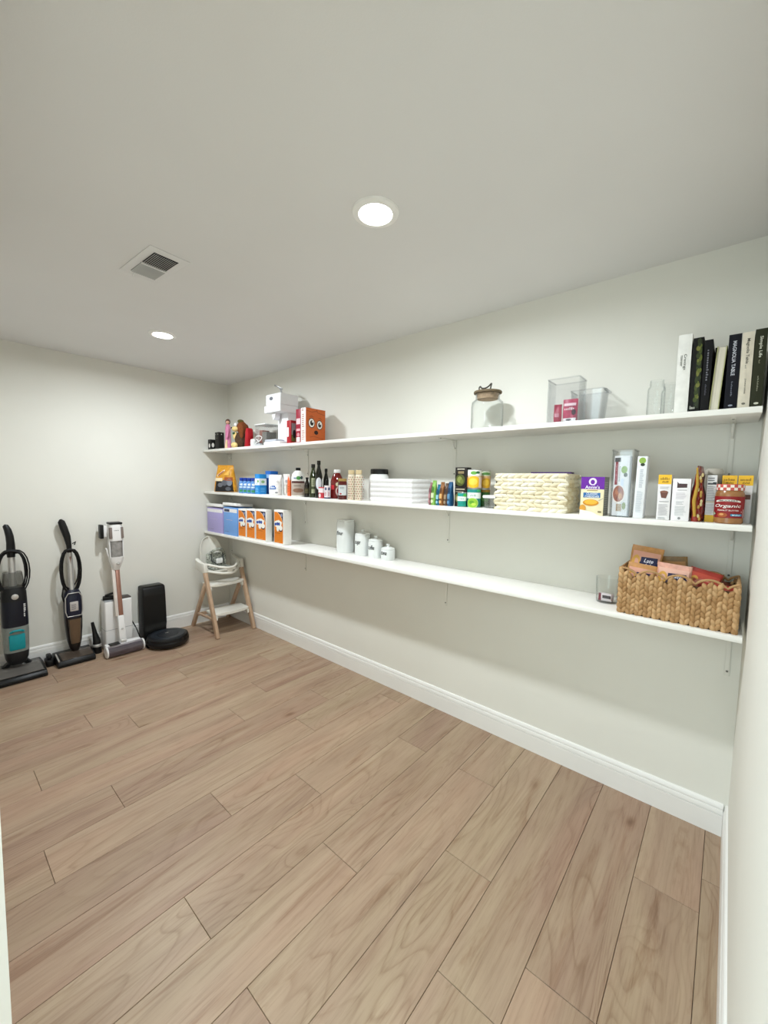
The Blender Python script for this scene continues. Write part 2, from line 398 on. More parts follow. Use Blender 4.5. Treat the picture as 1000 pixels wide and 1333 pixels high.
# floor: planks run towards the shelf wall
floor = struct(MB().box(-WT, RL + WT, -4.4, WT, -0.1, -0.012).build('floor', M('underlay', '55463a', 0.9)))
pm = plank_material()
PW, PLN = 0.1973, 1.207
joints = {0: -0.30, 1: -0.463, 2: -1.02, 3: -1.204, 4: -0.845, 5: -0.40, 6: -1.15, 7: -0.41, 8: -0.99, 9: -1.33, 10: -0.697,
          11: -0.416, 12: -0.92, 13: -0.64, 14: -0.165, 15: -0.345, 16: -0.915, 17: -0.055, 18: -0.78, 19: -0.36, 20: -1.05, 21: -0.62}
_pl = {}
def plank(x0, x1, y0, y1):
    w, l = round(x1 - x0, 4), round(y1 - y0, 4)
    if (w, l) not in _pl:
        b = MB(); g = 0.0007; X0, X1, Y0, Y1 = -w / 2 + g, w / 2 - g, -l / 2 + g, l / 2 - g; c = 0.0011
        vs = [(X0, Y0, -0.012), (X1, Y0, -0.012), (X1, Y1, -0.012), (X0, Y1, -0.012), (X0, Y0, -c), (X1, Y0, -c), (X1, Y1, -c), (X0, Y1, -c),
              (X0 + c, Y0 + c, 0), (X1 - c, Y0 + c, 0), (X1 - c, Y1 - c, 0), (X0 + c, Y1 - c, 0)]
        b.add(vs, [(0, 1, 5, 4), (1, 2, 6, 5), (2, 3, 7, 6), (3, 0, 4, 7), (4, 5, 9, 8), (5, 6, 10, 9), (6, 7, 11, 10), (7, 4, 8, 11), (8, 9, 10, 11)])
        _pl[(w, l)] = b.build('plank', pm, floor, ang=20)
        o = _pl[(w, l)]
    else:
        o = _pl[(w, l)].copy(); COL.objects.link(o); o.parent = floor
    o.location = ((x0 + x1) / 2, (y0 + y1) / 2, 0)
xb = 4.0485
rows = [(xb, RL - 0.002)] + [(max(0.002, xb - PW * (k + 1)), xb - PW * k) for k in range(21) if xb - PW * k > 0.03]
for k, (a, b) in enumerate(rows):
    y = joints.get(k, -0.5) + PLN * 2
    while y > -4.3:
        y0, y1 = max(-4.3, y - PLN), min(-0.002, y)
        if y1 - y0 > 0.02: plank(a, b, y0, y1)
        y -= PLN

# baseboards: flat board, groove, bead and cap
BB = [(0, 0), (0.0145, 0), (0.0145, 0.090), (0.0105, 0.0915), (0.0105, 0.0955), (0.0150, 0.097), (0.0145, 0.107), (0.0125, 0.113), (0.0085, 0.1145), (0.0085, 0.1185), (0.0115, 0.120), (0.0105, 0.130), (0.006, 0.137), (0, 0.139)]
def baseboard(name, L_, X):
    b = MB(); n = len(BB)
    vs = [(0, -d, z) for d, z in BB] + [(L_, -d, z) for d, z in BB]
    b.add(vs, [(i, i + n, (i + 1) % n + n, (i + 1) % n) for i in range(n)] + [tuple(range(n)), tuple(range(2 * n - 1, n - 1, -1))], 0, X)
    return struct(b.build(name, trim_m, ang=30))
baseboard('baseboard_back', RL - 0.03, TR(0.015, 0, 0))
baseboard('baseboard_left', -RF - 0.015, TR(0, RF, 0) @ RZ(90))
baseboard('baseboard_right', -RF + 0.15, TR(RL, 0, 0) @ RZ(-90))
baseboard('baseboard_front', DX0 - 0.05, TR(DX0 - 0.03, RF, 0) @ RZ(180))

# ceiling fittings
lens_m = emit('lamp_lens', (1.0, 0.975, 0.94), 14.0)
fit_m = M('fitting_white', 'efeeea', 0.4, var=0.01)
for i, (lx, ly, lab) in enumerate(((3.005, -1.045, 'recessed ceiling downlight nearer the camera, above the cork-lidded jar'), (1.055, -1.03, 'recessed ceiling downlight at the far end, near the vacuum cleaners'))):
    t = thing('ceiling_downlight', lab, 'ceiling light', (lx, ly, RH), 0, 'recessed downlights')
    MB().lathe([(0.060, -0.004), (0.061, -0.010), (0.068, -0.012), (0.083, -0.006), (0.085, 0.0), (0.06, 0.0)], 40, cap0=False, cap1=False).build('trim_ring', fit_m, t)
    MB().lathe([(0.0601, -0.002), (0.058, -0.007), (0.03, -0.0085), (0.001, -0.009)], 40).build('lens', lens_m, t)
    la = bpy.data.lights.new('lamp', 'AREA'); la.shape = 'DISK'; la.size = 0.112; la.energy = LAMP_W; la.color = LAMP_COL; la.spread = math.radians(LAMP_SPREAD)
    lo = bpy.data.objects.new('lamp', la); COL.objects.link(lo); lo.parent = t; lo.location = (0, 0, -0.0125)
vt = thing('ceiling_vent', 'white ceiling air register with grey louvres over a dark plate', 'vent', (1.97, -1.41, RH), 3)
MB().prism([(-0.165, -0.085), (0.165, -0.085), (0.165, 0.085), (-0.165, 0.085)], -0.004, 0, 'xy', 0, 0.0015).build('flange', ceil_m, vt)
MB().box(-0.125, 0.125, -0.052, 0.052, -0.0045, -0.0042).build('duct_shade', M('vent_shade', '2e2f30', 0.8), vt)  # dark plate on the solid flange paints the shade inside the duct
sl = None
for k in range(13):
    for hx, tilt in ((0.0625, 38), (-0.0625, -38)):
        if sl is None:
            sl = MB().box(-0.059, 0.059, -0.0042, 0.0042, -0.0005, 0.0005).build('louvre', M('louvre_grey', 'b9b9b6', 0.5), vt); o = sl
        else:
            o = sl.copy(); COL.objects.link(o); o.parent = vt
        o.location = (hx, -0.048 + k * 0.008, -0.0085); o.rotation_euler = (math.radians(tilt), 0, 0)
MB().box(-0.003, 0.003, -0.053, 0.053, -0.012, -0.004, 0, 0.001).build('centre_bar', fit_m, vt)
MB().beam((-0.147, -0.03, -0.004), (-0.152, -0.03, -0.02), 0.006, 0.004, 0, 0.001).build('lever', fit_m, vt)

# ------------------------------------------------------------------ shelves
Z1, Z2, Z3, SD, ST = 1.756, 1.343, 0.941, 0.271, 0.022
SCREW = None
scr_m = M('screw_metal', '6f6d68', 0.4, 0.8)
for z, lab, xs in ((Z1, 'top white wall shelf holding books and glass jars', (0.07, 1.325, 2.745, 4.03)), (Z2, 'middle white wall shelf crowded with groceries', (0.07, 1.30, 2.713, 4.055)), (Z3, 'lowest white wall shelf with canisters and brown basket', (0.07, 1.30, 2.711, 4.075))):
    t = thing('wall_shelf', lab, 'shelf', (0, 0, z), 0, 'wall shelves')
    MB().box(0.003, RL - 0.011, -SD, -0.002, -ST, 0, 0, 0.0018).build('board', shelf_m, t)
    for x in xs:
        b = MB(); b.box(x - 0.008, x + 0.008, -0.006, -0.001, -ST - 0.225, -ST, 0, 0.001); b.box(x - 0.008, x + 0.008, -0.19, -0.002, -ST - 0.004, -ST - 0.0002, 0, 0.001)
        b.beam((x, -0.006, -ST - 0.06), (x, -0.055, -ST - 0.006), 0.004, 0.008, 0, 0.0008, side=(1, 0, 0))
        br = b.build('bracket', wall_m, t)
        for X in (TR(x, -0.006, -ST - 0.05) @ RX(90), TR(x, -0.006, -ST - 0.205) @ RX(90), TR(x, -0.17, -ST - 0.004) @ RX(180)):
            if SCREW is None:
                SCREW = MB().lathe([(0.0042, 0), (0.0042, 0.0015), (0.002, 0.0022)], 10).build('screw', scr_m, br); o = SCREW
            else:
                o = SCREW.copy(); COL.objects.link(o); o.parent = br
            o.matrix_local = X

# ------------------------------------------------------------------ shared materials
white_pl = M('white_plastic', 'f1f1ef', 0.35, var=0.01)
black_pl = M('black_plastic', '0c0c0d', 0.4, var=0.08, scale=40)
dark_pl = M('charcoal_plastic', '1a1b1d', 0.45, var=0.06)
grey_pl = M('grey_plastic', 'a3a5a8', 0.4)
clear_g = glass('clear_glass', (0.982, 0.988, 0.986), 1.45, 0.005)
clear_p = glass('clear_plastic', (0.968, 0.972, 0.978), 1.5, 0.03, 0.06)
rubber_m = M('rubber_cord', '0a0a0b', 0.5)

# ------------------------------------------------------------------ high chair (faces +x)
oak_m = M('beech_wood', 'bfa186', 0.5, var=0.10, scale=9, stretch=(6, 6, 0.8))
cream_pl = M('cream_plastic', 'e9e6dc', 0.4, var=0.01)
hc = thing('high_chair', 'wooden A-frame high chair with white seat and footrests in the corner', 'high chair', (0, 0, 0))
YL, YR = -0.415, -0.045
for y in (YL, YR):
    MB().beam((0.548, y, 0.0), (0.305, y, 0.615), 0.046, 0.030, 0, 0.006).build('leg', oak_m, hc)
    MB().beam((0.045, y, 0.0), (0.322, y, 0.47), 0.042, 0.028, 0, 0.006).build('leg', oak_m, hc)
    MB().beam((0.125, y, 0.155), (0.475, y, 0.165), 0.022, 0.018, 0, 0.004).build('side_rail', oak_m, hc)
MB().beam((0.12, YL, 0.13), (0.12, YR, 0.13), 0.022, 0.03, 0, 0.004, side=(0, 0, 1)).build('stretcher', oak_m, hc)
def step(x0, x1, z, th, name):
    ys0, ys1 = YL + 0.012, YR - 0.012; poly = []
    for k in range(15):
        q = k / 14; poly.append((x1 - 0.028 + 0.028 * math.sin(PI * q) ** 0.6, ys0 + (ys1 - ys0) * q))
    poly += [(x0, ys1), (x0, ys0)]
    MB().prism(poly, z - th, z, 'xy', 0, 0.006).build(name, cream_pl, hc)
step(0.23, 0.418, 0.475, 0.024, 'seat_board'); step(0.30, 0.508, 0.215, 0.024, 'footrest')
for z, x in ((0.43, 0.37), (0.17, 0.473)):
    for y in (YL + 0.025, YR - 0.025):
        MB().box(x - 0.02, x + 0.02, y - 0.008, y + 0.008, z - 0.018, z + 0.021, 0, 0.004).build('step_clamp', cream_pl, hc)
# backrest shell, leaning back
def shell(name, mat, w, zb, zt, xb_, xt, th, curve, yc=-0.23, top=0.75):
    NU, NV = 18, 14; rs = []
    for side in (0, 1):
        for k in range(NV + 1):
            v = k / NV; z = zb + (zt - zb) * v; x = xb_ + (xt - xb_) * v
            hw = w / 2 * (1 if v < 1 - top else math.sqrt(max(0.0, 1 - ((v - (1 - top)) / top) ** 2.4)) * 0.9 + 0.1)
            row = []
            for i in range(NU + 1):
                q = -1 + 2 * i / NU
                row.append((x + curve * q * q * (1 - 0.6 * v) + (th if side else 0), yc + hw * q, z))
            rs.append(row)
    n = NU + 1; R_ = NV + 1; vs = [p for r in rs for p in r]; fs = []
    for s_ in (0, 1):
        o = s_ * n * R_
        for k in range(NV):
            for i in range(NU):
                f = (o + k * n + i, o + k * n + i + 1, o + (k + 1) * n + i + 1, o + (k + 1) * n + i); fs.append(f if s_ else f[::-1])
    o = n * R_
    for k in range(NV):
        for i in (0, NU): fs.append((k * n + i, (k + 1) * n + i, o + (k + 1) * n + i, o + k * n + i))
    for i in range(NU):
        for k in (0, NV): fs.append((k * n + i, k * n + i + 1, o + k * n + i + 1, o + k * n + i))
    return MB().add(vs, fs).build(name, mat, hc, ang=50)
shell('backrest', cream_pl, 0.235, 0.56, 0.895, 0.13, 0.055, 0.014, 0.05, yc=-0.262)
# seat bucket and side wings
for y, sgn in ((YL, 1), (YR, -1)):
    poly = [(0.15, 0.60), (0.29, 0.572), (0.345, 0.585), (0.335, 0.665), (0.30, 0.672), (0.27, 0.655), (0.20, 0.665), (0.15, 0.70)]
    MB().prism(poly, y - 0.017, y + 0.017, 'xz', 0, 0.007).build('side_wing', cream_pl, hc)
MB().box(0.13, 0.31, YL + 0.018, YR - 0.018, 0.563, 0.583, 0, 0.008).build('seat_pan', cream_pl, hc)
arc = [(0.30 + 0.15 * math.sin(PI * k / 14), YL + 0.02 + (YR - YL - 0.04) * k / 14, 0.655 - 0.03 * math.sin(PI * k / 14)) for k in range(15)]
MB().tube(arc, 0.012, 10).build('front_bar', cream_pl, hc)
arc = [(0.31 + 0.13 * math.sin(PI * k / 14), YL + 0.02 + (YR - YL - 0.04) * k / 14, 0.59 - 0.02 * math.sin(PI * k / 14)) for k in range(15)]
MB().tube(arc, 0.012, 10).build('lower_bar', cream_pl, hc)
MB().beam((0.445, -0.23, 0.63), (0.435, -0.23, 0.575), 0.05, 0.012, 0, 0.004, side=(1, 0, 0)).build('crotch_post', cream_pl, hc)
pad_m = M('grey_leaf_fabric', 'a3a69c', 0.85, var=0.75, scale=70)
cb = MB(); cb.box(0.17, 0.30, -0.33, -0.13, 0.585, 0.605, 0, 0.009)
cb.box(0.155, 0.185, -0.33, -0.13, 0.60, 0.735, 0, 0.012); cb.build('seat_pad', pad_m, hc)
st_m = M('strap_webbing', '4b4e4c', 0.8)
for y in (-0.29, -0.17):
    MB().tube([(0.187, y, 0.73), (0.20, y, 0.66), (0.235, -0.23 + (y + 0.23) * 0.3, 0.625)], 0.007, 6).build('strap', st_m, hc)
MB().box(0.225, 0.245, -0.262, -0.198, 0.635, 0.685, 0, 0.007).build('buckle', white_pl, hc)
MB().tube([(0.18, -0.30, 0.735), (0.21, -0.27, 0.765), (0.215, -0.23, 0.775), (0.21, -0.19, 0.765), (0.18, -0.16, 0.735)], 0.013, 8).build('head_pad', pad_m, hc)

# ------------------------------------------------------------------ upright vacuums along the left wall (they face +x)
def taper_body(mb, stations, mi=0, pw=3.0, n=24, cap0=True, cap1=True):
    """stations: (z, cx, cy, hx, hy)"""
    rs = []
    for z, cx, cy, hx, hy in stations:
        ring = []
        for i in range(n):
            a = 2 * PI * i / n; c, s_ = math.cos(a), math.sin(a); q = (abs(c) ** pw + abs(s_) ** pw) ** (-1 / pw)
            ring.append((cx + hx * c * q, cy + hy * s_ * q, z))
        rs.append(ring)
    return mb.rings(rs, mi, None, cap0, cap1)
teal_m = M('teal_plastic', '0f8f98', 0.35); navy_m = M('navy_plastic', '0b0e1c', 0.3); smoke_g = glass('smoked_plastic', (0.55, 0.55, 0.54), 1.5, 0.06, 0.08)
silver_m = M('silver_metal', 'c9c6c2', 0.3, 0.55, var=0.03)
def cord_loops(t, x, y0, y1, z0, z1, n, r=0.006, dx=0.012, seed=1, name='power_cord'):
    rr = random.Random(seed); pts = []
    for k in range(n):
        a0, a1 = y0 + rr.uniform(-.014, .016), y1 + rr.uniform(-.018, .012); b0, b1 = z0 + rr.uniform(-.02, .03), z1 + rr.uniform(-.012, .008)
        xx = x + dx * k / n
        for i in range(20):
            a = 2 * PI * (i / 20); pts.append((xx + dx / n * i / 20, (a0 + a1) / 2 + (a1 - a0) / 2 * math.copysign(abs(math.sin(a)) ** 0.75, math.sin(a)), (b0 + b1) / 2 - (b1 - b0) / 2 * math.cos(a)))
    return MB().tube(pts, r, 7).build(name, rubber_m, t)
# 1: teal wet-dry vacuum
v = thing('upright_vacuum', 'black and teal upright floor washer vacuum at the left edge', 'vacuum', (0.165, -1.735, 0))
f = MB(); f.prism([(-0.14, 0.0), (0.135, 0.0), (0.14, 0.022), (0.12, 0.042), (-0.02, 0.068), (-0.14, 0.06)], -0.145, 0.145, 'xz', 0, 0.006)
f.build('floor_head', black_pl, v)
MB().prism([(-0.10, 0.068), (-0.02, 0.072), (0.112, 0.05), (0.112, 0.046), (-0.02, 0.066), (-0.10, 0.06)], -0.128, 0.128, 'xz', 0, 0.001).build('head_cover', M('head_window', '625e5a', 0.25), v)  # grey carries the glare on the middle of the head in its colour
MB().box(0.138, 0.146, -0.145, 0.145, 0.004, 0.026, 0, 0.003).build('bumper', rubber_m, v)
for s_ in (-1, 1): MB().beam((-0.06, s_ * 0.075, 0.06), (-0.02, s_ * 0.035, 0.115), 0.03, 0.03, 0, 0.008).build('pivot_arm', dark_pl, v)
b = MB(); taper_body(b, [(0.085, -0.03, 0, 0.025, 0.025), (0.10, -0.03, 0, 0.045, 0.05), (0.14, -0.03, 0, 0.058, 0.064), (0.19, -0.035, 0, 0.064, 0.070)]); b.build('lower_body', dark_pl, v)
b = MB(); taper_body(b, [(0.19, -0.035, 0, 0.064, 0.070), (0.30, -0.038, 0, 0.066, 0.073), (0.375, -0.04, 0, 0.066, 0.074)]); b.build('dirty_water_tank', M('tank_grey', '7f8580', 0.2, var=0.1), v)
b = MB(); b.box(0.0, 0.034, -0.045, 0.045, 0.205, 0.325, 0, 0.012); b.build('tank_face', teal_m, v)
MB().tube([(0.026, -0.035, 0.34), (0.04, -0.02, 0.352), (0.042, 0.02, 0.352), (0.026, 0.035, 0.34)], 0.008, 8).build('tank_handle', teal_m, v)
b = MB(); taper_body(b, [(0.375, -0.04, 0, 0.066, 0.074), (0.47, -0.042, 0, 0.066, 0.074), (0.56, -0.045, 0, 0.062, 0.072)]); b.build('motor_housing', navy_m, v)
b = MB(); taper_body(b, [(0.56, -0.045, 0, 0.062, 0.072), (0.62, -0.048, 0, 0.058, 0.070), (0.655, -0.05, 0, 0.05, 0.062), (0.665, -0.05, 0, 0.03, 0.04)]); b.build('shoulder', black_pl, v)
MB().lathe([(0.020, 0.0), (0.020, 0.003), (0.014, 0.006), (0.001, 0.006)], 20, 0, TR(0.014, 0, 0.595) @ RY(90)).build('power_button', silver_m, v)
prints(v, 0.11, 0.02, [('Q', 0.5, 0.5, 0.9, 0.55, 'd7d7d7', 0, 7)], lambda u, w_, e: (0.0245 + e, 0.038 + w_, 0.515 - u + 0.03), 0.0006)
b = MB(); taper_body(b, [(0.64, -0.05, 0.0, 0.046, 0.062), (0.72, -0.052, 0, 0.044, 0.058), (0.765, -0.054, 0, 0.042, 0.052)], pw=4); b.build('clean_water_tank', smoke_g, v)
MB().tube([(-0.05, 0, 0.66), (-0.062, 0, 0.90)], [0.021, 0.021], 14).build('handle_tube', silver_m, v)
MB().tube([(-0.062, 0, 0.875), (-0.064, 0.0, 0.93), (-0.064, 0.0, 0.98), (-0.060, -0.004, 1.03), (-0.062, -0.012, 1.075), (-0.072, -0.022, 1.105), (-0.076, -0.026, 1.112)], [0.023, 0.026, 0.024, 0.023, 0.021, 0.017, 0.006], 14).build('handle_grip', black_pl, v)
MB().beam((-0.062, -0.03, 0.905), (-0.062, 0.05, 0.905), 0.018, 0.016, 0, 0.004, side=(0, 0, 1)).build('cord_hook', black_pl, v)
cord_loops(v, -0.05, -0.085, 0.085, 0.60, 0.93, 7, 0.0045, 0.04, 3)
MB().tube([(-0.02, -0.05, 0.90), (-0.01, -0.10, 0.80), (-0.01, -0.115, 0.65), (-0.015, -0.09, 0.55), (-0.02, -0.075, 0.60)], 0.0055, 7).build('loose_cord', rubber_m, v)
MB().box(-0.025, 0.0, -0.135, -0.105, 0.77, 0.81, 0, 0.005).build('plug', black_pl, v)
# 2: slim navy and bronze vacuum
v = thing('upright_vacuum', 'slim dark upright vacuum with bronze tank and coiled black cord', 'vacuum', (0.12, -1.385, 0))
bronze_m = M('bronze_plastic', '6a5643', 0.3, 0.3); indigo_m = M('indigo_plastic', '15172b', 0.3)
f = MB(); f.prism([(-0.10, 0.0), (0.12, 0.0), (0.125, 0.02), (0.11, 0.048), (0.0, 0.072), (-0.09, 0.066)], -0.135, 0.108, 'xz', 0, 0.008); f.build('floor_head', black_pl, v)
MB().prism([(-0.01, 0.0735), (0.108, 0.0495), (0.108, 0.0525), (-0.01, 0.0765)], -0.105, 0.095, 'xz', 0, 0.001).build('head_window', M('window_bronze', '4a4038', 0.15), v)
MB().tube([(0.0, -0.125, 0.077), (0.112, -0.125, 0.054)], 0.006, 8).build('head_trim', silver_m, v)
b = MB(); taper_body(b, [(0.07, -0.01, 0, 0.022, 0.022), (0.10, -0.012, 0, 0.030, 0.034), (0.16, -0.02, 0.0, 0.042, 0.047), (0.26, -0.025, 0.0, 0.048, 0.055), (0.345, -0.03, 0.0, 0.05, 0.058)]); b.build('lower_body', M('brown_black', '1a1412', 0.35), v)
b = MB(); taper_body(b, [(0.14, 0.005, 0.0, 0.026, 0.030), (0.20, 0.002, 0.0, 0.032, 0.036), (0.335, 0.0, 0.0, 0.034, 0.042)], pw=4); b.build('bronze_tank', bronze_m, v)
b = MB(); taper_body(b, [(0.345, -0.03, 0, 0.05, 0.058), (0.45, -0.035, 0, 0.052, 0.060), (0.53, -0.04, 0, 0.046, 0.056), (0.565, -0.042, 0, 0.032, 0.042)]); b.build('upper_body', indigo_m, v)
ring = [(0.017 - 0.05 * (z_ - 0.35) * 0.35, y_, z_) for y_, z_ in [(-0.045, 0.36), (0.045, 0.36), (0.055, 0.40), (0.054, 0.51), (0.035, 0.545), (-0.035, 0.545), (-0.054, 0.51), (-0.055, 0.40)]]
MB().tube(ring, 0.0035, 8, closed=True).build('trim_loop', silver_m, v)
MB().box(0.008, 0.021, -0.027, 0.027, 0.40, 0.475, 0, 0.004).build('display_panel', M('panel_pale', 'bdb6b2', 0.4), v)
prints(v, 0.05, 0.07, [('LN', 0.12, 0.15, 0.85, 0.85, 5, '6d6a70')], lambda u, w_, e: (0.0212 + e, -0.025 + u, 0.403 + w_))
MB().tube([(-0.04, 0, 0.55), (-0.055, 0.0, 0.70), (-0.064, 0, 0.86)], [0.020, 0.019, 0.017], 14).build('handle_tube', silver_m, v)
MB().tube([(-0.035, 0.0, 0.57), (-0.046, 0.0, 0.70), (-0.05, 0, 0.83)], 0.007, 8).build('tube_stripe', M('brown_stripe', '7c5a4d', 0.4), v)
MB().tube([(-0.064, 0, 0.855), (-0.066, -0.002, 0.92), (-0.068, -0.012, 0.99), (-0.07, -0.03, 1.06), (-0.074, -0.043, 1.11), (-0.078, -0.047, 1.128)], [0.016, 0.018, 0.024, 0.026, 0.023, 0.008], 14).build('handle_grip', black_pl, v)
MB().tube([(-0.062, 0.02, 0.93), (-0.05, 0.038, 0.945), (-0.05, 0.03, 0.92)], 0.005, 6).build('cord_hook', black_pl, v)
cord_loops(v, -0.045, -0.06, 0.058, 0.555, 0.89, 7, 0.0045, 0.034, 8)
MB().tube([(-0.02, -0.055, 0.60), (-0.015, -0.068, 0.53), (-0.02, -0.058, 0.48), (-0.03, -0.045, 0.47)], 0.0055, 7).build('loose_cord', rubber_m, v)
# small brush tool on the floor between the first two
v = thing('brush_tool', 'small black brush attachment on floor left of the slim vacuum', 'brush', (0.10, -1.545, 0))
MB().box(-0.05, 0.05, -0.028, 0.02, 0, 0.05, 0, 0.01).build('brush_head', black_pl, v)
MB().box(-0.035, 0.02, -0.018, 0.012, 0.05, 0.085, 0, 0.007).build('brush_neck', dark_pl, v)
# 3: white and rose-gold stick vacuum
v = thing('stick_vacuum', 'white cordless stick vacuum with rose gold tube', 'vacuum', (0.235, -1.085, 0))
rose_m = M('rose_gold', 'a4796a', 0.32, 0.55); wv_m = M('vacuum_white', 'eceae8', 0.35, var=0.01); roll_m = M('roller_mauve', '6c6270', 0.8, var=0.25, scale=60)
f = MB(); f.prism([(0.0, 0.03), (0.055, 0.055), (0.045, 0.088), (-0.02, 0.092), (-0.045, 0.06), (-0.045, 0.015), (0.0, 0.012)], -0.128, 0.128, 'xz', 0, 0.005); f.build('head_housing', wv_m, v)
MB().lathe([(0.036, -0.122), (0.038, -0.11), (0.038, 0.11), (0.036, 0.122)], 20, 0, TR(0.055, 0, 0.04) @ RX(90)).build('roller', roll_m, v)
for s_ in (-1, 1): MB().lathe([(0.046, -0.006), (0.047, 0.0), (0.042, 0.006)], 22, 0, TR(0.053, s_ * 0.132, 0.047) @ RX(90)).build('end_cap', wv_m, v)
pts = [(0.053 + 0.047 * math.cos(a), 0.047 + 0.047 * math.sin(a)) for a in [math.radians(q) for q in range(-40, 96, 15)]]
w = MB(); w.prism(pts + [(0.053 + 0.044 * math.cos(a), 0.047 + 0.044 * math.sin(a)) for a in [math.radians(q) for q in range(95, -41, -15)]], -0.126, 0.126, 'xz'); w.build('roller_window', glass('roller_window', (0.8, 0.78, 0.8), 1.5, 0.08, 0.05), v)
MB().box(-0.01, 0.052, -0.105, -0.03, 0.0925, 0.096, 0, 0.001).build('head_vent', dark_pl, v)
MB().lathe([(0.020, -0.02), (0.020, 0.02)], 16, 0, TR(0.012, 0, 0.10) @ RX(90)).build('pivot', silver_m, v)
MB().beam((0.0, 0, 0.085), (-0.04, 0, 0.305), 0.034, 0.052, 0, 0.008, side=(0, 1, 0), d1=0.046).build('tube_foot', wv_m, v)
MB().lathe([(0.008, 0), (0.008, 0.005), (0.004, 0.007)], 14, 0, TR(-0.005, 0, 0.20) @ RY(80)).build('release_button', silver_m, v)
MB().beam((-0.042, 0.006, 0.30), (-0.11, 0.006, 0.695), 0.022, 0.032, 0, 0.006).build('rose_tube', rose_m, v)
MB().beam((-0.050, -0.022, 0.30), (-0.118, -0.022, 0.70), 0.026, 0.026, 0, 0.007).build('pale_tube', M('tube_champagne', 'ddd4cc', 0.35), v)
b = MB(); taper_body(b, [(0.685, -0.115, 0, 0.020, 0.024), (0.72, -0.112, 0, 0.032, 0.034), (0.765, -0.108, 0, 0.042, 0.050), (0.80, -0.106, 0, 0.044, 0.052)], pw=3.2); b.build('neck', wv_m, v)
MB().lathe([(0.014, 0), (0.014, 0.006), (0.009, 0.01), (0.001, 0.01)], 16, 0, TR(-0.075, 0.005, 0.745) @ RY(75)).build('neck_button', silver_m, v)
b = MB(); taper_body(b, [(0.80, -0.106, 0, 0.040, 0.046), (0.87, -0.108, 0, 0.038, 0.044), (0.935, -0.112, 0, 0.038, 0.046)], pw=3.0); b.build('dust_cup', M('cup_smoke', '8d8985', 0.15, var=0.3, scale=30), v)
for s_ in (-1, 1): MB().beam((-0.10, s_ * 0.047, 0.79), (-0.11, s_ * 0.049, 0.945), 0.05, 0.008, 0, 0.003).build('cup_rail', wv_m, v)
b = MB(); taper_body(b, [(0.935, -0.112, 0, 0.044, 0.050), (0.96, -0.114, 0, 0.048, 0.052), (1.05, -0.12, 0, 0.046, 0.050), (1.075, -0.124, 0, 0.044, 0.048)], pw=3.4); b.build('motor_housing', wv_m, v)
for s_ in (-1, 1): MB().beam((-0.075, s_ * 0.041, 0.955), (-0.085, s_ * 0.041, 1.05), 0.026, 0.02, 0, 0.005).build('side_intake', M('intake_taupe', '7a6d66', 0.4), v)
MB().box(-0.17, -0.075, -0.046, 0.046, 1.074, 1.09, 0, 0.004).build('top_panel', black_pl, v)
prints(v, 0.04, 0.01, [('Q', 0.5, 0.5, 0.9, 0.7, '55504e', 0, 6)], lambda u, w_, e: (-0.070 + e, -0.02 + u, 1.02 + w_), 0.001)
MB().tube([(-0.11, -0.052, 0.80), (-0.105, -0.062, 0.83), (-0.105, -0.064, 0.86), (-0.115, -0.07, 0.875)], 0.005, 8).build('accessory_clip', wv_m, v)
MB().box(-0.185, -0.14, -0.075, -0.05, 0.965, 1.06, 0, 0.005).build('battery_side', wv_m, v)
MB().box(-0.19, -0.13, -0.10, -0.075, 0.955, 1.07, 0, 0.004).build('battery', black_pl, v)
# tower behind the stick vacuum
v = thing('dust_station', 'white tower dust station standing behind the stick vacuum', 'dock', (0.085, -1.075, 0))
for y0, y1, z1_, nm in ((-0.105, -0.005, 0.42, 'tower_column'), (0.005, 0.10, 0.425, 'tower_column')):
    MB().box(-0.068, 0.05, y0, y1, 0.0, z1_, 0, 0.012, 3).build(nm, wv_m, v)
MB().box(-0.064, 0.046, -0.101, -0.009, 0.4195, 0.4265, 0, 0.002).build('column_lid', grey_pl, v)
MB().box(-0.069, 0.0515, -0.106, 0.101, 0.175, 0.178).build('seam', grey_pl, v)
MB().box(-0.05, 0.04, 0.012, 0.095, 0.4245, 0.436, 0, 0.003).build('tool_tray', M('tray_brown', '4a423e', 0.5), v)
v = thing('crevice_tool', 'black nozzle lying on top of the white dust station', 'vacuum tool', (0.085, -1.13, 0.427))
MB().beam((-0.02, -0.045, 0.016), (0.0, 0.03, 0.016), 0.05, 0.03, 0, 0.006, side=(0, 0, 1)).build('nozzle', black_pl, v)
MB().beam((-0.015, -0.03, 0.036), (-0.005, 0.035, 0.052), 0.03, 0.014, 0, 0.004, side=(0, 0, 1)).build('nozzle_clip', black_pl, v)
v = thing('nozzle_tool', 'upright black nozzle with pale collar behind the stick vacuum', 'vacuum tool', (0.10, -1.235, 0))
MB().tube([(0, 0, 0), (0, 0, 0.03), (0, 0.0, 0.10), (-0.01, -0.01, 0.17), (-0.02, -0.022, 0.26)], [0.034, 0.034, 0.028, 0.017, 0.011], 14).build('nozzle_body', black_pl, v)
MB().lathe([(0.033, 0.055), (0.0345, 0.06), (0.033, 0.075), (0.031, 0.078)], 18).build('collar', silver_m, v)
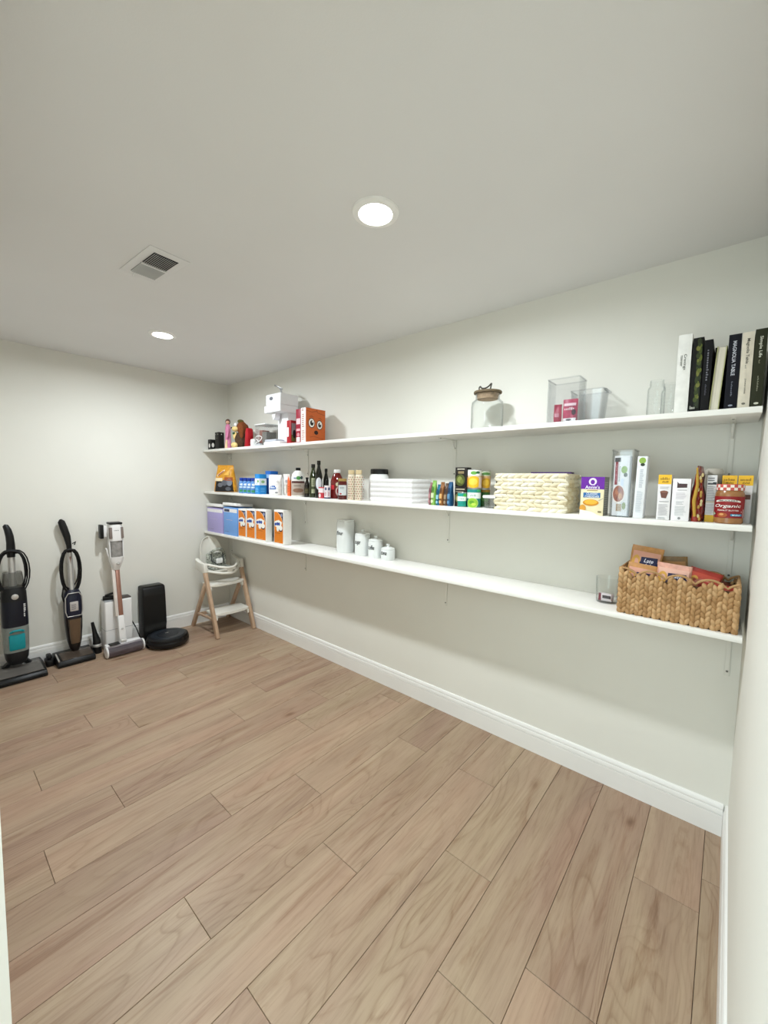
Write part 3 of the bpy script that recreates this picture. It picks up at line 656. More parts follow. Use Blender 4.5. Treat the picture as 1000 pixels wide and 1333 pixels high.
# robot vacuum and its tower
v = thing('robot_dock', 'tall black docking tower against the left wall', 'dock', (0.085, -0.80, 0))
MB().prism([(-0.065, 0.0), (0.075, 0.0), (0.075, 0.10), (0.062, 0.145), (0.068, 0.42), (0.055, 0.482), (0.03, 0.492), (-0.065, 0.492)], -0.095, 0.095, 'xz', 0, 0.014, seg=3).build('tower', M('dock_black', '0b0b0b', 0.5, var=0.15, scale=120), v)
MB().box(-0.05, 0.045, -0.08, 0.08, 0.489, 0.495, 0, 0.003).build('lid', M('dock_lid', '161712', 0.35), v)
MB().prism([(0.07, 0.0), (0.23, 0.0), (0.23, 0.003), (0.07, 0.008)], -0.12, 0.12, 'xz').build('ramp', dark_pl, v)
MB().tube([(0.0, -0.10, 0.02), (0.03, -0.12, 0.06), (0.0, -0.135, 0.13), (-0.04, -0.16, 0.2), (-0.066, -0.17, 0.24)], 0.005, 8).build('power_cord', rubber_m, v)
v = thing('robot_vacuum', 'round black robot vacuum parked at its tower', 'robot vacuum', (0.336, -0.765, 0.0085))
rm = M('robot_navy', '0a0b0e', 0.35); 
MB().lathe([(0.135, 0.002), (0.155, 0.008), (0.162, 0.02), (0.164, 0.06), (0.160, 0.078), (0.150, 0.084), (0.001, 0.085)], 48).build('body', rm, v)
MB().lathe([(0.165, 0.022), (0.168, 0.026), (0.168, 0.05), (0.165, 0.054)], 48, cap0=False, cap1=False).build('bumper', black_pl, v)
MB().lathe([(0.136, 0.0852), (0.134, 0.0868), (0.088, 0.0872), (0.086, 0.0862)], 48, cap0=False, cap1=False).build('top_ring', M('robot_slate', '22272e', 0.4), v)
MB().lathe([(0.084, 0.0855), (0.083, 0.0872), (0.001, 0.0875)], 40).build('top_disc', M('robot_disc', '1c2026', 0.45), v)
MB().box(-0.026, -0.02, -0.014, 0.014, 0.0875, 0.089, 0, 0.0005).build('button_bar', silver_m, v)

# ------------------------------------------------------------------ generic packages
def lathe_thing(name, label, cat, x, y, z, parts, group=None, rz=0):
    """parts: (part name, profile, material)"""
    t = thing(name, label, cat, (x, y, z), rz, group)
    for nm, prof, m_ in parts: MB().lathe(prof, 28).build(nm, m_, t)
    return t
def wrap(t, r, z0, H, shapes, face, arc=1.0):
    """print on a cylinder; W is arc * diameter, u runs -0.5..0.5 of W around the facing direction"""
    W = 2 * r * arc; f0 = cyl_map(r, z0, face)
    prints(t, W, H, shapes, lambda u, v, e: f0(u - W / 2, v, e), 0.0006, curved=True)
def ring_label(t, r, z0, z1, col, name='label', n=32):
    MB().lathe([(r + 0.0003, z0), (r + 0.0005, z0 + 0.0004), (r + 0.0005, z1 - 0.0004), (r + 0.0003, z1)], n, cap0=False, cap1=False).build(name, P(col), t)
def bag(name, label, cat, x, y, z, w, d, h, col, face=0, shapes=(), group=None, seed=0, top_w=None, rough=0.4, tilt=None, wr=0.004):
    t = thing(name, label, cat, (x, y, z), face, group)
    if tilt: t.rotation_euler[0] = math.radians(tilt[0]); t.rotation_euler[1] = math.radians(tilt[1])
    b = MB(); pouch(b, w, d, h, 0, seed=seed, top_w=top_w, wr=wr); bo = b.build('bag', M('film_' + col, col, rough, var=0.16, scale=55), t, ang=60)
    if shapes:
        def mp(u, v, e):
            q = min(0.995, max(0.0, v / h / 0.9)); xx = (u - w / 2) * 0.985; tw = top_w or w
            xx *= ((w * (0.94 + 0.06 * math.sin(q * PI)) * (1 - q) + tw * q) / w)
            dd = d / 2 * (math.sqrt(max(0.0, 1 - q ** 2.6)) * 0.97 + 0.03) if v < 0.9 * h else 0.0035
            k = abs(u - w / 2) / (w / 2); edge = (max(0.0, 1 - k ** 3)) ** (1 / 3)
            return (xx, -dd * max(edge, 0.25) - e - 0.0042, v)
        # subdivide rectangles so that they follow the bag
        sub = []
        for sh in shapes:
            if sh[0] == 'R':
                u0, v0, u1, v1, c = sh[1:]; n = 8; mm = max(1, int((v1 - v0) * 10))
                for i in range(n):
                    for j in range(mm): sub.append(('R', u0 + (u1 - u0) * i / n, v0 + (v1 - v0) * j / mm, u0 + (u1 - u0) * (i + 1) / n, v0 + (v1 - v0) * (j + 1) / mm, c))
            elif sh[0] == 'P':
                pl_ = sh[1]; G = 26
                us = [a for a, _ in pl_]; vs_ = [b_ for _, b_ in pl_]; u0, u1, v0, v1 = min(us), max(us), min(vs_), max(vs_)
                for i in range(G):
                    uu = u0 + (u1 - u0) * (i + 0.5) / G; xs = []
                    for q in range(len(pl_)):
                        (a0, b0), (a1, b1) = pl_[q], pl_[(q + 1) % len(pl_)]
                        if (a0 - uu) * (a1 - uu) < 0: xs.append(b0 + (b1 - b0) * (uu - a0) / (a1 - a0))
                    xs.sort()
                    for q in range(0, len(xs) - 1, 2):
                        for j in range(4):
                            w0, w1 = xs[q] + (xs[q + 1] - xs[q]) * j / 4, xs[q] + (xs[q + 1] - xs[q]) * (j + 1) / 4
                            sub.append(('R', u0 + (u1 - u0) * i / G, w0, u0 + (u1 - u0) * (i + 1) / G, w1, sh[2]))
            else: sub.append(sh)
        prints(t, w, h, sub, lambda u, v, e: mp(u, v, min(e * 0.08, 0.003)), 0.0003)
    return t
def bin_thing(name, label, cat, x0, x1, y0, y1, z, h, mat, th=0.003, taper=0.0, rim=True, group=None):
    w, d = x1 - x0, y1 - y0
    t = thing(name, label, cat, ((x0 + x1) / 2, (y0 + y1) / 2, z), 0, group)
    def rr(hw, hd, zz, r=0.006, n=4):
        pts = []
        for cx, cy, a0 in ((hw - r, hd - r, 0), (-hw + r, hd - r, 90), (-hw + r, -hd + r, 180), (hw - r, -hd + r, 270)):
            for k in range(n + 1): a = math.radians(a0 + 90 * k / n); pts.append((cx + r * math.cos(a), cy + r * math.sin(a), zz))
        return pts
    a, b_ = w / 2, d / 2; tp = taper
    R_ = [rr(a - tp, b_ - tp, 0), rr(a, b_, h), rr(a - th, b_ - th, h), rr(a - tp - th, b_ - tp - th, th)]
    MB().rings(R_).build('walls', mat, t)
    if rim:
        MB().tube([(p[0], p[1], h) for p in rr(a, b_, h)], 0.003, 6, closed=True).build('rim', mat, t)
    return t

# ------------------------------------------------------------------ top shelf, left to right
z = Z1
t = carton('small_black_box', 'small black box with round white emblem at far left of top shelf', 'box', 0.07, 0.128, -0.25, -0.205, z, 0.10, '12110e', right=[('E', 0.5, 0.45, 0.3, 0.22, 'e8e6df')], front=[('E', 0.55, 0.40, 0.28, 0.2, 'e8e6df')])
t = carton('black_box', 'taller black box with tiny white stars behind the small black box', 'box', 0.155, 0.232, -0.22, -0.165, z, 0.168, '12110e', front=[('E', 0.2, 0.87, 0.06, 0.03, 'c9c7bf'), ('E', 0.75, 0.88, 0.06, 0.03, 'c9c7bf'), ('E', 0.5, 0.66, 0.05, 0.025, '9a988f')], right=[('E', 0.5, 0.88, 0.09, 0.03, 'c9c7bf')])
# pink tumbler-like figure and a plush, both generic
pink_m = M('pink_plastic', 'd884a9', 0.4, var=0.15, scale=40)
t = thing('pink_figurine', 'slim pink plastic figurine with brown top on top shelf', 'figurine', (0.372, -0.2, z))
MB().lathe([(0.030, 0.0), (0.031, 0.01), (0.027, 0.09), (0.024, 0.15), (0.025, 0.19), (0.019, 0.225), (0.012, 0.232)], 24).build('body', pink_m, t)
MB().ell((0, 0, 0.255), (0.023, 0.023, 0.028)).build('head', M('figure_brown', '5b3b30', 0.5), t)
MB().ell((0.008, -0.006, 0.250), (0.018, 0.018, 0.018)).build('face', M('figure_skin', 'd9a58d', 0.5), t)
MB().tube([(0.022, -0.01, 0.19), (0.034, -0.02, 0.14), (0.036, -0.03, 0.10)], 0.008, 8).build('arm', pink_m, t)
MB().tube([(0.012, -0.024, 0.0), (0.02, -0.028, 0.04), (0.018, -0.024, 0.08)], [0.013, 0.011, 0.008], 10).build('leg', M('figure_cream', 'e9cda0', 0.5), t)
brown_pl = M('plush_brown', '7c431f', 0.9, var=0.2, scale=90, bump=0.4, bscale=400); cream_pl2 = M('plush_cream', 'e6c987', 0.9, var=0.1, scale=90, bump=0.4, bscale=400)
t = thing('plush_toy', 'sitting brown and cream plush animal on top shelf', 'plush toy', (0.575, -0.185, z), 20)
MB().ell((0.0, 0.0, 0.075), (0.055, 0.05, 0.075)).build('body', M('plush_dark', '4a3524', 0.9, var=0.3, scale=60), t)
MB().ell((0.012, 0.005, 0.185), (0.05, 0.046, 0.06)).build('head', brown_pl, t)
MB().ell((-0.036, -0.025, 0.175), (0.036, 0.032, 0.025)).build('muzzle', cream_pl2, t)
MB().ell((-0.066, -0.04, 0.182), (0.011, 0.011, 0.010)).build('nose', black_pl, t)
for yy in (-0.042, 0.01): MB().ell((-0.022, yy, 0.21), (0.015, 0.013, 0.018)).build('eye', white_pl, t)
MB().ell((0.035, -0.03, 0.155), (0.025, 0.018, 0.07)).build('ear', brown_pl, t)
MB().ell((0.03, 0.045, 0.155), (0.025, 0.018, 0.07)).build('ear', brown_pl, t)
MB().ell((0.0, 0.0, 0.245), (0.03, 0.028, 0.018)).build('cap', M('plush_olive', '5e5426', 0.9), t)
MB().ell((-0.045, -0.02, 0.112), (0.022, 0.022, 0.036)).build('paw', cream_pl2, t)
for yy in (-0.045, 0.03): MB().ell((-0.03, yy - 0.005, 0.026), (0.034, 0.024, 0.026)).build('foot', cream_pl2, t)
MB().tube([(-0.042, -0.05, 0.132), (-0.05, -0.02, 0.138), (-0.045, 0.03, 0.135), (0.0, 0.05, 0.14)], 0.009, 8).build('scarf', M('plush_green', '2f5a2c', 0.9), t)
# red cover, clear bin, cord
red_m = M('red_fabric', 'a3101c', 0.6, var=0.12)
t = thing('red_pot_holder', 'dark red padded pot holder leaning against the clear bin', 'pot holder', (0.775, -0.235, z))
MB().prism([(-0.024, 0.0), (0.028, 0.0), (0.036, 0.10), (0.03, 0.155), (0.012, 0.17), (-0.008, 0.14)], -0.02, 0.04, 'xz', 0, 0.01).build('pad', red_m, t)
t = bin_thing('clear_storage_bin', 'clear bin with white rim holding small things left of the white appliance', 'storage bin', 0.835, 1.0, -0.20, -0.06, z, 0.185, clear_p, 0.004)
MB().box(-0.086, 0.086, -0.074, 0.074, 0.186, 0.196, 0, 0.004).build('lid', white_pl, t)
t = carton('mug_box', 'reddish brown little box inside the clear bin', 'box', 0.86, 0.91, -0.17, -0.10, z + 0.006, 0.14, '8f5a4c')
t = carton('grey_packet', 'grey packet inside the clear bin', 'box', 0.92, 0.985, -0.18, -0.08, z + 0.006, 0.12, '77756e')
t = thing('power_adapter', 'white power adapter with looped white cord in front of the clear bin', 'power adapter', (0.88, -0.24, z))
MB().box(-0.022, 0.02, -0.018, 0.018, 0.0, 0.062, 0, 0.006).build('adapter_body', white_pl, t)
pts = [(0.02, 0.0, 0.04), (0.05, -0.01, 0.075), (0.09, 0, 0.085), (0.12, 0.005, 0.07), (0.10, 0.0, 0.045), (0.06, -0.008, 0.03), (0.035, -0.01, 0.012), (0.06, 0.0, 0.008), (0.075, 0.005, 0.035), (0.045, 0.0, 0.06)]
def smooth(pts, n=5):
    out = []; P_ = [Vector(p) for p in pts]
    for i in range(len(P_) - 1):
        a, b_, c, d = P_[max(i - 1, 0)], P_[i], P_[i + 1], P_[min(i + 2, len(P_) - 1)]
        for k in range(n):
            u = k / n; out.append(0.5 * ((2 * b_) + (c - a) * u + (2 * a - 5 * b_ + 4 * c - d) * u * u + (3 * b_ - a - 3 * c + d) * u ** 3))
    out.append(P_[-1]); return out
MB().tube(smooth(pts), 0.003, 7).build('cord', white_pl, t)
t = thing('grey_charger', 'flat grey charger block beneath the looped white cord', 'charger', (0.955, -0.236, z))
MB().box(-0.035, 0.04, -0.016, 0.016, 0, 0.022, 0, 0.005).build('charger_body', grey_pl, t)
MB().box(-0.02, 0.03, -0.010, 0.010, 0.022, 0.026, 0, 0.002).build('charger_top', dark_pl, t)
# white countertop appliance
app_m = M('appliance_white', 'f0f1f4', 0.3, var=0.01)
t = thing('countertop_appliance', 'white countertop frozen dessert machine with overhanging box top', 'appliance', (1.185, -0.165, z))
MB().box(-0.13, 0.10, -0.09, 0.09, 0.0, 0.028, 0, 0.008).build('base', app_m, t)
MB().box(-0.12, 0.04, -0.085, 0.0, 0.028, 0.046, 0, 0.006).build('drip_tray', M('tray_grey', 'b9bcc4', 0.35), t)
MB().box(-0.055, 0.088, 0.0, 0.085, 0.028, 0.265, 0, 0.006).build('column', app_m, t)
MB().box(-0.12, 0.105, -0.088, 0.09, 0.262, 0.318, 0, 0.006).build('lower_head', app_m, t)
MB().box(-0.098, 0.105, -0.086, 0.09, 0.318, 0.408, 0, 0.006).build('upper_head', app_m, t)
MB().prism([(-0.06, 0.262), (0.0, 0.262), (-0.012, 0.222), (-0.035, 0.205)], -0.06, -0.005, 'xz', 0, 0.004).build('spout', app_m, t)
MB().lathe([(0.024, 0), (0.023, 0.003), (0.001, 0.004)], 24, 0, TR(-0.02, -0.086, 0.372) @ RX(90) @ Matrix.Diagonal((1, 0.6, 1, 1))).build('badge', M('badge_grey', '6d6f76', 0.3), t)
MB().tube([(0.03, -0.02, 0.405), (0.035, -0.03, 0.44), (0.03, -0.04, 0.458)], 0.006, 8).build('lever_stem', grey_pl, t)
MB().beam((-0.02, -0.055, 0.484), (0.055, -0.03, 0.448), 0.012, 0.006, 0, 0.002).build('lever_handle', M('lever_steel', '8b8b8a', 0.35, 0.7), t)
for xx in (0.0, 0.06): MB().lathe([(0.01, 0), (0.01, 0.008)], 12, 0, TR(xx, 0.05, 0.254)).build('foot_pad', grey_pl, t)
t = carton('photo_box', 'small red framed box with picture beside the white appliance', 'box', 1.365, 1.418, -0.245, -0.185, z, 0.18, 'a01a22', right=[('R', 0.12, 0.1, 0.9, 0.88, '9aa0a3'), ('R', 0.12, 0.1, 0.9, 0.38, '5d6b3a'), ('E', 0.55, 0.42, 0.26, 0.18, '22242a')], front=[('R', 0.08, 0.3, 0.5, 0.7, 'efe9e6')])
t = carton('red_boxed_game', 'narrow dark red box with pink white print beside orange box', 'box', 1.482, 1.540, -0.245, -0.08, z, 0.255, '9b1230', front=[('R', 0.1, 0.55, 0.9, 0.72, 'e8c7cc'), ('R', 0.1, 0.35, 0.9, 0.42, 'e2aab2'), ('E', 0.5, 0.24, 0.3, 0.06, 'c98a90'), ('R', 0.15, 0.03, 0.85, 0.17, 'f1e6e6')])
ORG = 'c8622c'
t = carton('orange_game_box', 'orange box printed with a startled cartoon face, white edge forward', 'box', 1.548, 1.607, -0.25, -0.06, z, 0.258, 'efe6e2',
    front=[('Q', 0.5, 0.93, 0.5, 0.08, '9a5a52', -1, 2), ('LN', 0.25, 0.45, 0.7, 0.85, 7, 'b3776e'), ('LN', 0.25, 0.08, 0.75, 0.38, 5, 'c79890')],
    right=[('R', 0, 0, 1, 1, ORG), ('P', [(0.0, 0.93), (0.3, 0.9), (0.55, 0.95), (0.6, 0.93), (0.3, 0.88), (0.0, 0.91)], 'a24a20'), ('P', [(0.55, 0.99), (0.62, 0.90), (1.0, 0.86), (1.0, 0.84), (0.6, 0.88), (0.52, 0.97)], 'a24a20'),
           ('P', [(0.2, 0.17), (0.4, 0.2), (0.9, 0.15), (0.9, 0.135), (0.4, 0.185), (0.2, 0.15)], 'a24a20'),
           ('E', 0.29, 0.575, 0.165, 0.145, '3a2a28'), ('E', 0.29, 0.575, 0.14, 0.122, 'f1ebe4'), ('E', 0.30, 0.575, 0.085, 0.075, '1c1718'), ('E', 0.33, 0.61, 0.03, 0.026, 'f7f4f0'),
           ('E', 0.70, 0.545, 0.155, 0.14, '3a2a28'), ('E', 0.70, 0.545, 0.13, 0.117, 'f1ebe4'), ('E', 0.70, 0.545, 0.08, 0.072, '1c1718'), ('E', 0.73, 0.58, 0.03, 0.026, 'f7f4f0'),
           ('E', 0.52, 0.31, 0.10, 0.06, '2b1512'), ('P', [(0.12, 0.74), (0.3, 0.78), (0.42, 0.74), (0.3, 0.765)], '5b2a18'), ('P', [(0.6, 0.73), (0.72, 0.745), (0.86, 0.69), (0.72, 0.73)], '5b2a18')])
# cork-lidded jar
cork_m = M('cork', 'a18970', 0.9, var=0.25, scale=120); jute_m = M('dark_wood_lid', '6a5b45', 0.7, var=0.2, scale=60)
t = thing('cork_lid_jar', 'large empty glass jar with cork lid on top shelf', 'jar', (3.021, -0.15, z))
MB().lathe([(0.080, 0.0), (0.084, 0.006), (0.084, 0.135), (0.081, 0.150), (0.070, 0.160), (0.063, 0.163), (0.063, 0.186), (0.067, 0.190), (0.065, 0.193), (0.060, 0.190), (0.059, 0.164), (0.066, 0.157), (0.078, 0.146), (0.081, 0.13), (0.081, 0.01), (0.078, 0.006), (0.002, 0.006)], 40).build('glass_body', clear_g, t)
MB().lathe([(0.054, 0.166), (0.058, 0.192), (0.058, 0.196)], 32).build('cork_stopper', cork_m, t)
MB().lathe([(0.058, 0.1955), (0.073, 0.1965), (0.074, 0.203), (0.072, 0.207), (0.001, 0.207)], 36).build('lid', jute_m, t)
MB().tube(smooth([(-0.03, -0.03, 0.206), (-0.036, -0.03, 0.222), (-0.03, -0.03, 0.232), (-0.02, -0.03, 0.222), (0.0, -0.03, 0.220), (0.02, -0.03, 0.228), (0.034, -0.03, 0.240), (0.032, -0.03, 0.226), (0.028, -0.03, 0.207)]), 0.004, 8).build('wire_handle', M('wire_dark', '4c4740', 0.4, 0.7), t)
# clear bins and snack packets
t = bin_thing('clear_bin', 'tall square clear plastic bin in front, on top shelf', 'storage bin', 3.372, 3.508, -0.255, -0.14, z, 0.195, clear_p, 0.004)
t = bin_thing('clear_bin', 'shorter tapered clear plastic bin with wide rim, behind the tall one', 'storage bin', 3.435, 3.575, -0.125, -0.01, z, 0.16, clear_p, 0.004, 0.012)
MB().box(0.071, 0.082, -0.05, 0.05, 0.15, 0.158, 0, 0.002).build('grip', clear_p, t)
PK = 'b13a5c'
bag('snack_packet', 'tall pink berry snack packet in the clear bin', 'snack packet', 3.458, -0.195, z + 0.0045, 0.062, 0.022, 0.105, PK, 4, [('R', 0.08, 0.70, 0.92, 0.82, 'e7c6cf'), ('Q', 0.48, 0.58, 0.7, 0.12, 'f2dfe4', 0, 6), ('E', 0.78, 0.42, 0.14, 0.13, '3a1f33'), ('R', 0.05, 0.02, 0.95, 0.17, 'ece6e8'), ('E', 0.45, 0.1, 0.2, 0.045, '6f6970')], seed=3)
bag('snack_packet', 'narrow dark pink snack packet leaning in left corner of clear bin', 'snack packet', 3.403, -0.195, z + 0.0055, 0.034, 0.02, 0.085, 'a8344f', 12, [('R', 0.1, 0.3, 0.7, 0.5, 'c98a98')], seed=5)
for (x, y, lab) in ((3.786, -0.195, 'front clear glass mason jar beside the white book'), (3.823, -0.11, 'rear clear glass mason jar half hidden behind the front one')):
    t = thing('mason_jar', lab, 'jar', (x, y, z), 0, 'mason jars')
    MB().lathe([(0.028, 0), (0.031, 0.004), (0.031, 0.105), (0.029, 0.115), (0.024, 0.122), (0.0235, 0.126), (0.025, 0.127), (0.0235, 0.131), (0.025, 0.133), (0.0235, 0.138), (0.0235, 0.145), (0.0215, 0.145), (0.0215, 0.122), (0.027, 0.113), (0.0285, 0.105), (0.0285, 0.006), (0.002, 0.006)], 32).build('glass_body', clear_g, t)
    b = MB()
    for k in range(3): b.tube([(0.0315 * math.sin(a), -0.0315 * math.cos(a), 0.05 + 0.015 * k) for a in [math.radians(q) for q in range(-40, 41, 8)]], 0.0008, 5)
    b.build('embossing', clear_g, t)['kind'] = 'stuff'
# cookbooks
page_m = M('paper_pages', 'cfc9b8', 0.8, var=0.12, scale=3, stretch=(160, 1, 1))
def book(label, x0, x1, y0, y1, h, col, sp=(), lean=0, reverse=False, rough=0.8, edge=None):
    w, d = x1 - x0, y1 - y0
    t = thing('cookbook', label, 'book', ((x0 + x1) / 2, (y0 + y1) / 2, Z1), 0, 'cookbooks at the right end of the top shelf')
    if lean: t.rotation_euler[1] = math.radians(lean); t.location.z += math.sin(math.radians(abs(lean))) * w / 2
    c = 0.0025; b = MB(); ys, yo = (d / 2, -d / 2) if reverse else (-d / 2, d / 2)
    b.box(-w / 2, -w / 2 + c, -d / 2, d / 2, 0, h, 0, 0.0006); b.box(w / 2 - c, w / 2, -d / 2, d / 2, 0, h, 0, 0.0006)
    b.box(-w / 2 + c * 0.5, w / 2 - c * 0.5, min(ys, ys + (c if ys < 0 else -c)), max(ys, ys + (c if ys < 0 else -c)), 0, h, 0, 0.0006)
    cv = b.build('cover', M('book_cloth_' + col, col, rough, var=0.06, scale=40), t)
    lo, hi = (-d / 2 + c * 1.2, d / 2 - 0.004) if not reverse else (-d / 2 + 0.004, d / 2 - c * 1.2)
    MB().box(-w / 2 + c * 1.05, w / 2 - c * 1.05, lo, hi, 0.003, h - 0.003).build('pages', page_m, t)
    if sp: prints(cv, w, h, sp, flat((-w / 2, -d / 2, 0), (1, 0, 0), (0, 0, 1)), name='spine_print')
    return t
book('tall white cookbook, leftmost of the row of books', 3.853, 3.895, -0.25, -0.03, 0.292, 'e9e8e2', [('T', 'Cravings', 0.56, 0.65, 0.26, 0.2, '55554f', -1), ('R', 0.32, 0.60, 0.36, 0.74, '77776f'), ('Q', 0.28, 0.67, 0.10, 0.13, '77776f', -1, 9)])
t = book('black cookbook with green leafy photograph down its spine', 3.8985, 3.930, -0.25, -0.04, 0.272, '0a0a07', [('R', 0.42, 0.05, 0.9, 0.97, '161c0a')] + [('E', 0.66 + 0.13 * math.sin(i * 2.4), 0.10 + 0.85 * i / 26, 0.10 + 0.05 * ((i * 7) % 3), 0.022 + 0.012 * ((i * 5) % 3), ('2b3611', '3f4a18', '59621f', '222b0e', '6d6f30')[(i * 3) % 5]) for i in range(27)] + [('Q', 0.35, 0.06, 0.5, 0.045, 'b8b8ae', 0, 4)])
book('slim black cookbook with small spaced grey title', 3.932, 3.957, -0.25, -0.05, 0.258, '060608', [('Q', 0.55, 0.64, 0.26, 0.44, '6d6d74', -1, 13), ('Q', 0.5, 0.30, 0.2, 0.16, '4a4a54', -1, 9)])
book('cookbook shelved pages forward, leaning right between the black books', 3.9585, 3.986, -0.25, -0.125, 0.228, 'a8a878', (), 2.9, True)
book('added black book filling the dark gap behind the leaning one', 3.959, 3.9965, -0.11, -0.02, 0.262, '060608')  # dark book put in to fill the gap between its neighbours
book('dark navy cookbook with white capital lettering on its spine', 4.0005, 4.0355, -0.25, -0.04, 0.262, '070814', [('T', 'MAGNOLIA TABLE', 0.5, 0.68, 0.3, 0.46, 'c9ccd4', -1), ('Q', 0.5, 0.27, 0.12, 0.2, '6d727f', -1, 12), ('E', 0.5, 0.05, 0.18, 0.012, '8d92a0')])
book('cream cookbook with dark serif title on its spine', 4.037, 4.069, -0.25, -0.04, 0.262, 'd6cdbb', [('T', 'Magnolia Table', 0.5, 0.75, 0.34, 0.33, '3c3a35', -1), ('Q', 0.45, 0.545, 0.14, 0.05, '8b877d', -1, 4), ('T', 'JOANNA GAINES', 0.5, 0.29, 0.16, 0.2, '55524b', -1), ('E', 0.5, 0.06, 0.16, 0.014, '6a665c')])
book('olive green cookbook, rightmost of the row of books', 4.0705, 4.102, -0.25, -0.04, 0.266, '2a2c1a', [('T', 'Simple Life', 0.5, 0.77, 0.34, 0.27, 'd7d5c4', -1), ('Q', 0.48, 0.58, 0.12, 0.05, '7f7d68', -1, 4), ('Q', 0.5, 0.30, 0.12, 0.20, '8b8a76', -1, 12), ('E', 0.5, 0.05, 0.2, 0.014, 'c9c7b4')])

# ------------------------------------------------------------------ middle shelf, left to right
z = Z2
t = bag('dog_treat_bag', 'large yellow bag with black lower half at left end of middle shelf', 'food bag', 0.255, -0.165, z, 0.235, 0.105, 0.262, 'd9992b', 38, [('R', 0.0, 0.02, 1.0, 0.40, '1b1a1c'), ('P', [(0.12, 0.62), (0.5, 0.84), (0.56, 0.80), (0.18, 0.56)], 'e9d6b0'), ('P', [(0.17, 0.62), (0.46, 0.79), (0.48, 0.76), (0.21, 0.59)], 'a03a22'), ('P', [(0.5, 0.62), (0.9, 0.9), (0.8, 0.62)], 'f0b94c'), ('R', 0.55, 0.42, 0.95, 0.55, 'a8562a'), ('E', 0.55, 0.34, 0.14, 0.11, '5d5f66'), ('E', 0.78, 0.36, 0.13, 0.13, '7c7f88'), ('E', 0.35, 0.26, 0.12, 0.08, '6a6c72'), ('E', 0.72, 0.12, 0.12, 0.07, '55575d'), ('R', 0.02, 0.40, 0.45, 0.52, 'ecd9b5')], seed=2, top_w=0.16)
def water_bottle(x, y, lab):
    t = lathe_thing('drink_bottle', lab, 'bottle', x, y, z, [('bottle_body', [(0.022, 0), (0.028, 0.006), (0.027, 0.05), (0.028, 0.085), (0.024, 0.105), (0.016, 0.114)], M('bottle_blue', '5f8fc9', 0.15, var=0.2, scale=40)), ('cap', [(0.020, 0.114), (0.021, 0.116), (0.021, 0.138), (0.018, 0.141)], M('cap_blue', '1f3f9e', 0.35))], 'pack of small blue drink bottles')
    wrap(t, 0.0285, 0.012, 0.085, [('R', 0.1, 0.0, 0.9, 0.25, '3c8a5c'), ('R', 0.1, 0.45, 0.9, 0.6, 'cfe2f2'), ('E', 0.5, 0.8, 0.3, 0.12, 'e8f1f8')], 60)
for k, lab in enumerate(('leftmost of the four small blue drink bottles', 'second from left of the small blue drink bottles', 'third from left of the small blue drink bottles', 'rightmost of the four small blue drink bottles')):
    water_bottle(0.615 + 0.0665 * k, -0.2, lab)
BL = '1f86cf'
carton('sugar_carton', 'bright blue and white sugar carton on middle shelf', 'carton', 0.868, 0.940, -0.222, -0.152, z, 0.175, BL, [('R', 0, 0.45, 1, 0.78, 'eef3f5'), ('E', 0.7, 0.64, 0.16, 0.06, '6fae5a'), ('LN', 0.2, 0.5, 0.7, 0.58, 2, '7fa9c9'), ('LN', 0.15, 0.12, 0.8, 0.36, 3, '7cc3ee')], [('R', 0, 0.45, 1, 0.78, 'e3eaee'), ('E', 0.5, 0.62, 0.25, 0.07, '8fb87e'), ('LN', 0.15, 0.12, 0.8, 0.36, 3, '6db6e6')])
carton('blue_carton', 'deep blue box standing behind the white flour bag', 'carton', 0.872, 0.952, -0.12, -0.04, z, 0.205, '1c62b4', [('R', 0.1, 0.7, 0.9, 0.85, '9cc2e6')], [('R', 0.1, 0.7, 0.9, 0.85, '9cc2e6')])
bag('flour_bag', 'white paper flour bag with small blue label, folded top', 'flour bag', 1.10, -0.168, z, 0.108, 0.092, 0.172, 'eceae8', 45, [('R', 0.12, 0.28, 0.62, 0.46, '2d62ad'), ('Q', 0.37, 0.37, 0.4, 0.08, 'e8eef6', 0, 6), ('E', 0.66, 0.12, 0.12, 0.04, '8f8f92'), ('E', 0.72, 0.66, 0.1, 0.06, 'c9c6c4')], seed=4, rough=0.75, wr=0.006)
bag('brown_sugar_bag', 'white bag with beige window tucked behind the flour bag', 'food bag', 1.165, -0.075, z, 0.10, 0.065, 0.18, 'e6e2de', 45, [('R', 0.3, 0.1, 0.8, 0.5, 'b9a58e'), ('R', 0.2, 0.6, 0.8, 0.72, 'a9a5a8')], seed=6, rough=0.7)
carton('orange_packet', 'narrow bright orange packet with white top beside the jug', 'packet', 1.312, 1.345, -0.20, -0.16, z, 0.176, 'e96a35', [('P', [(0, 1), (0, 0.72), (0.5, 0.92), (1, 0.7), (1, 1)], 'd9d3cc'), ('LN', 0.2, 0.2, 0.8, 0.5, 3, 'b8481f')], [('P', [(0, 1), (0, 0.7), (0.5, 0.78), (1, 0.74), (1, 1)], 'bdb5ad'), ('LN', 0.2, 0.15, 0.8, 0.6, 5, 'c9532a')])
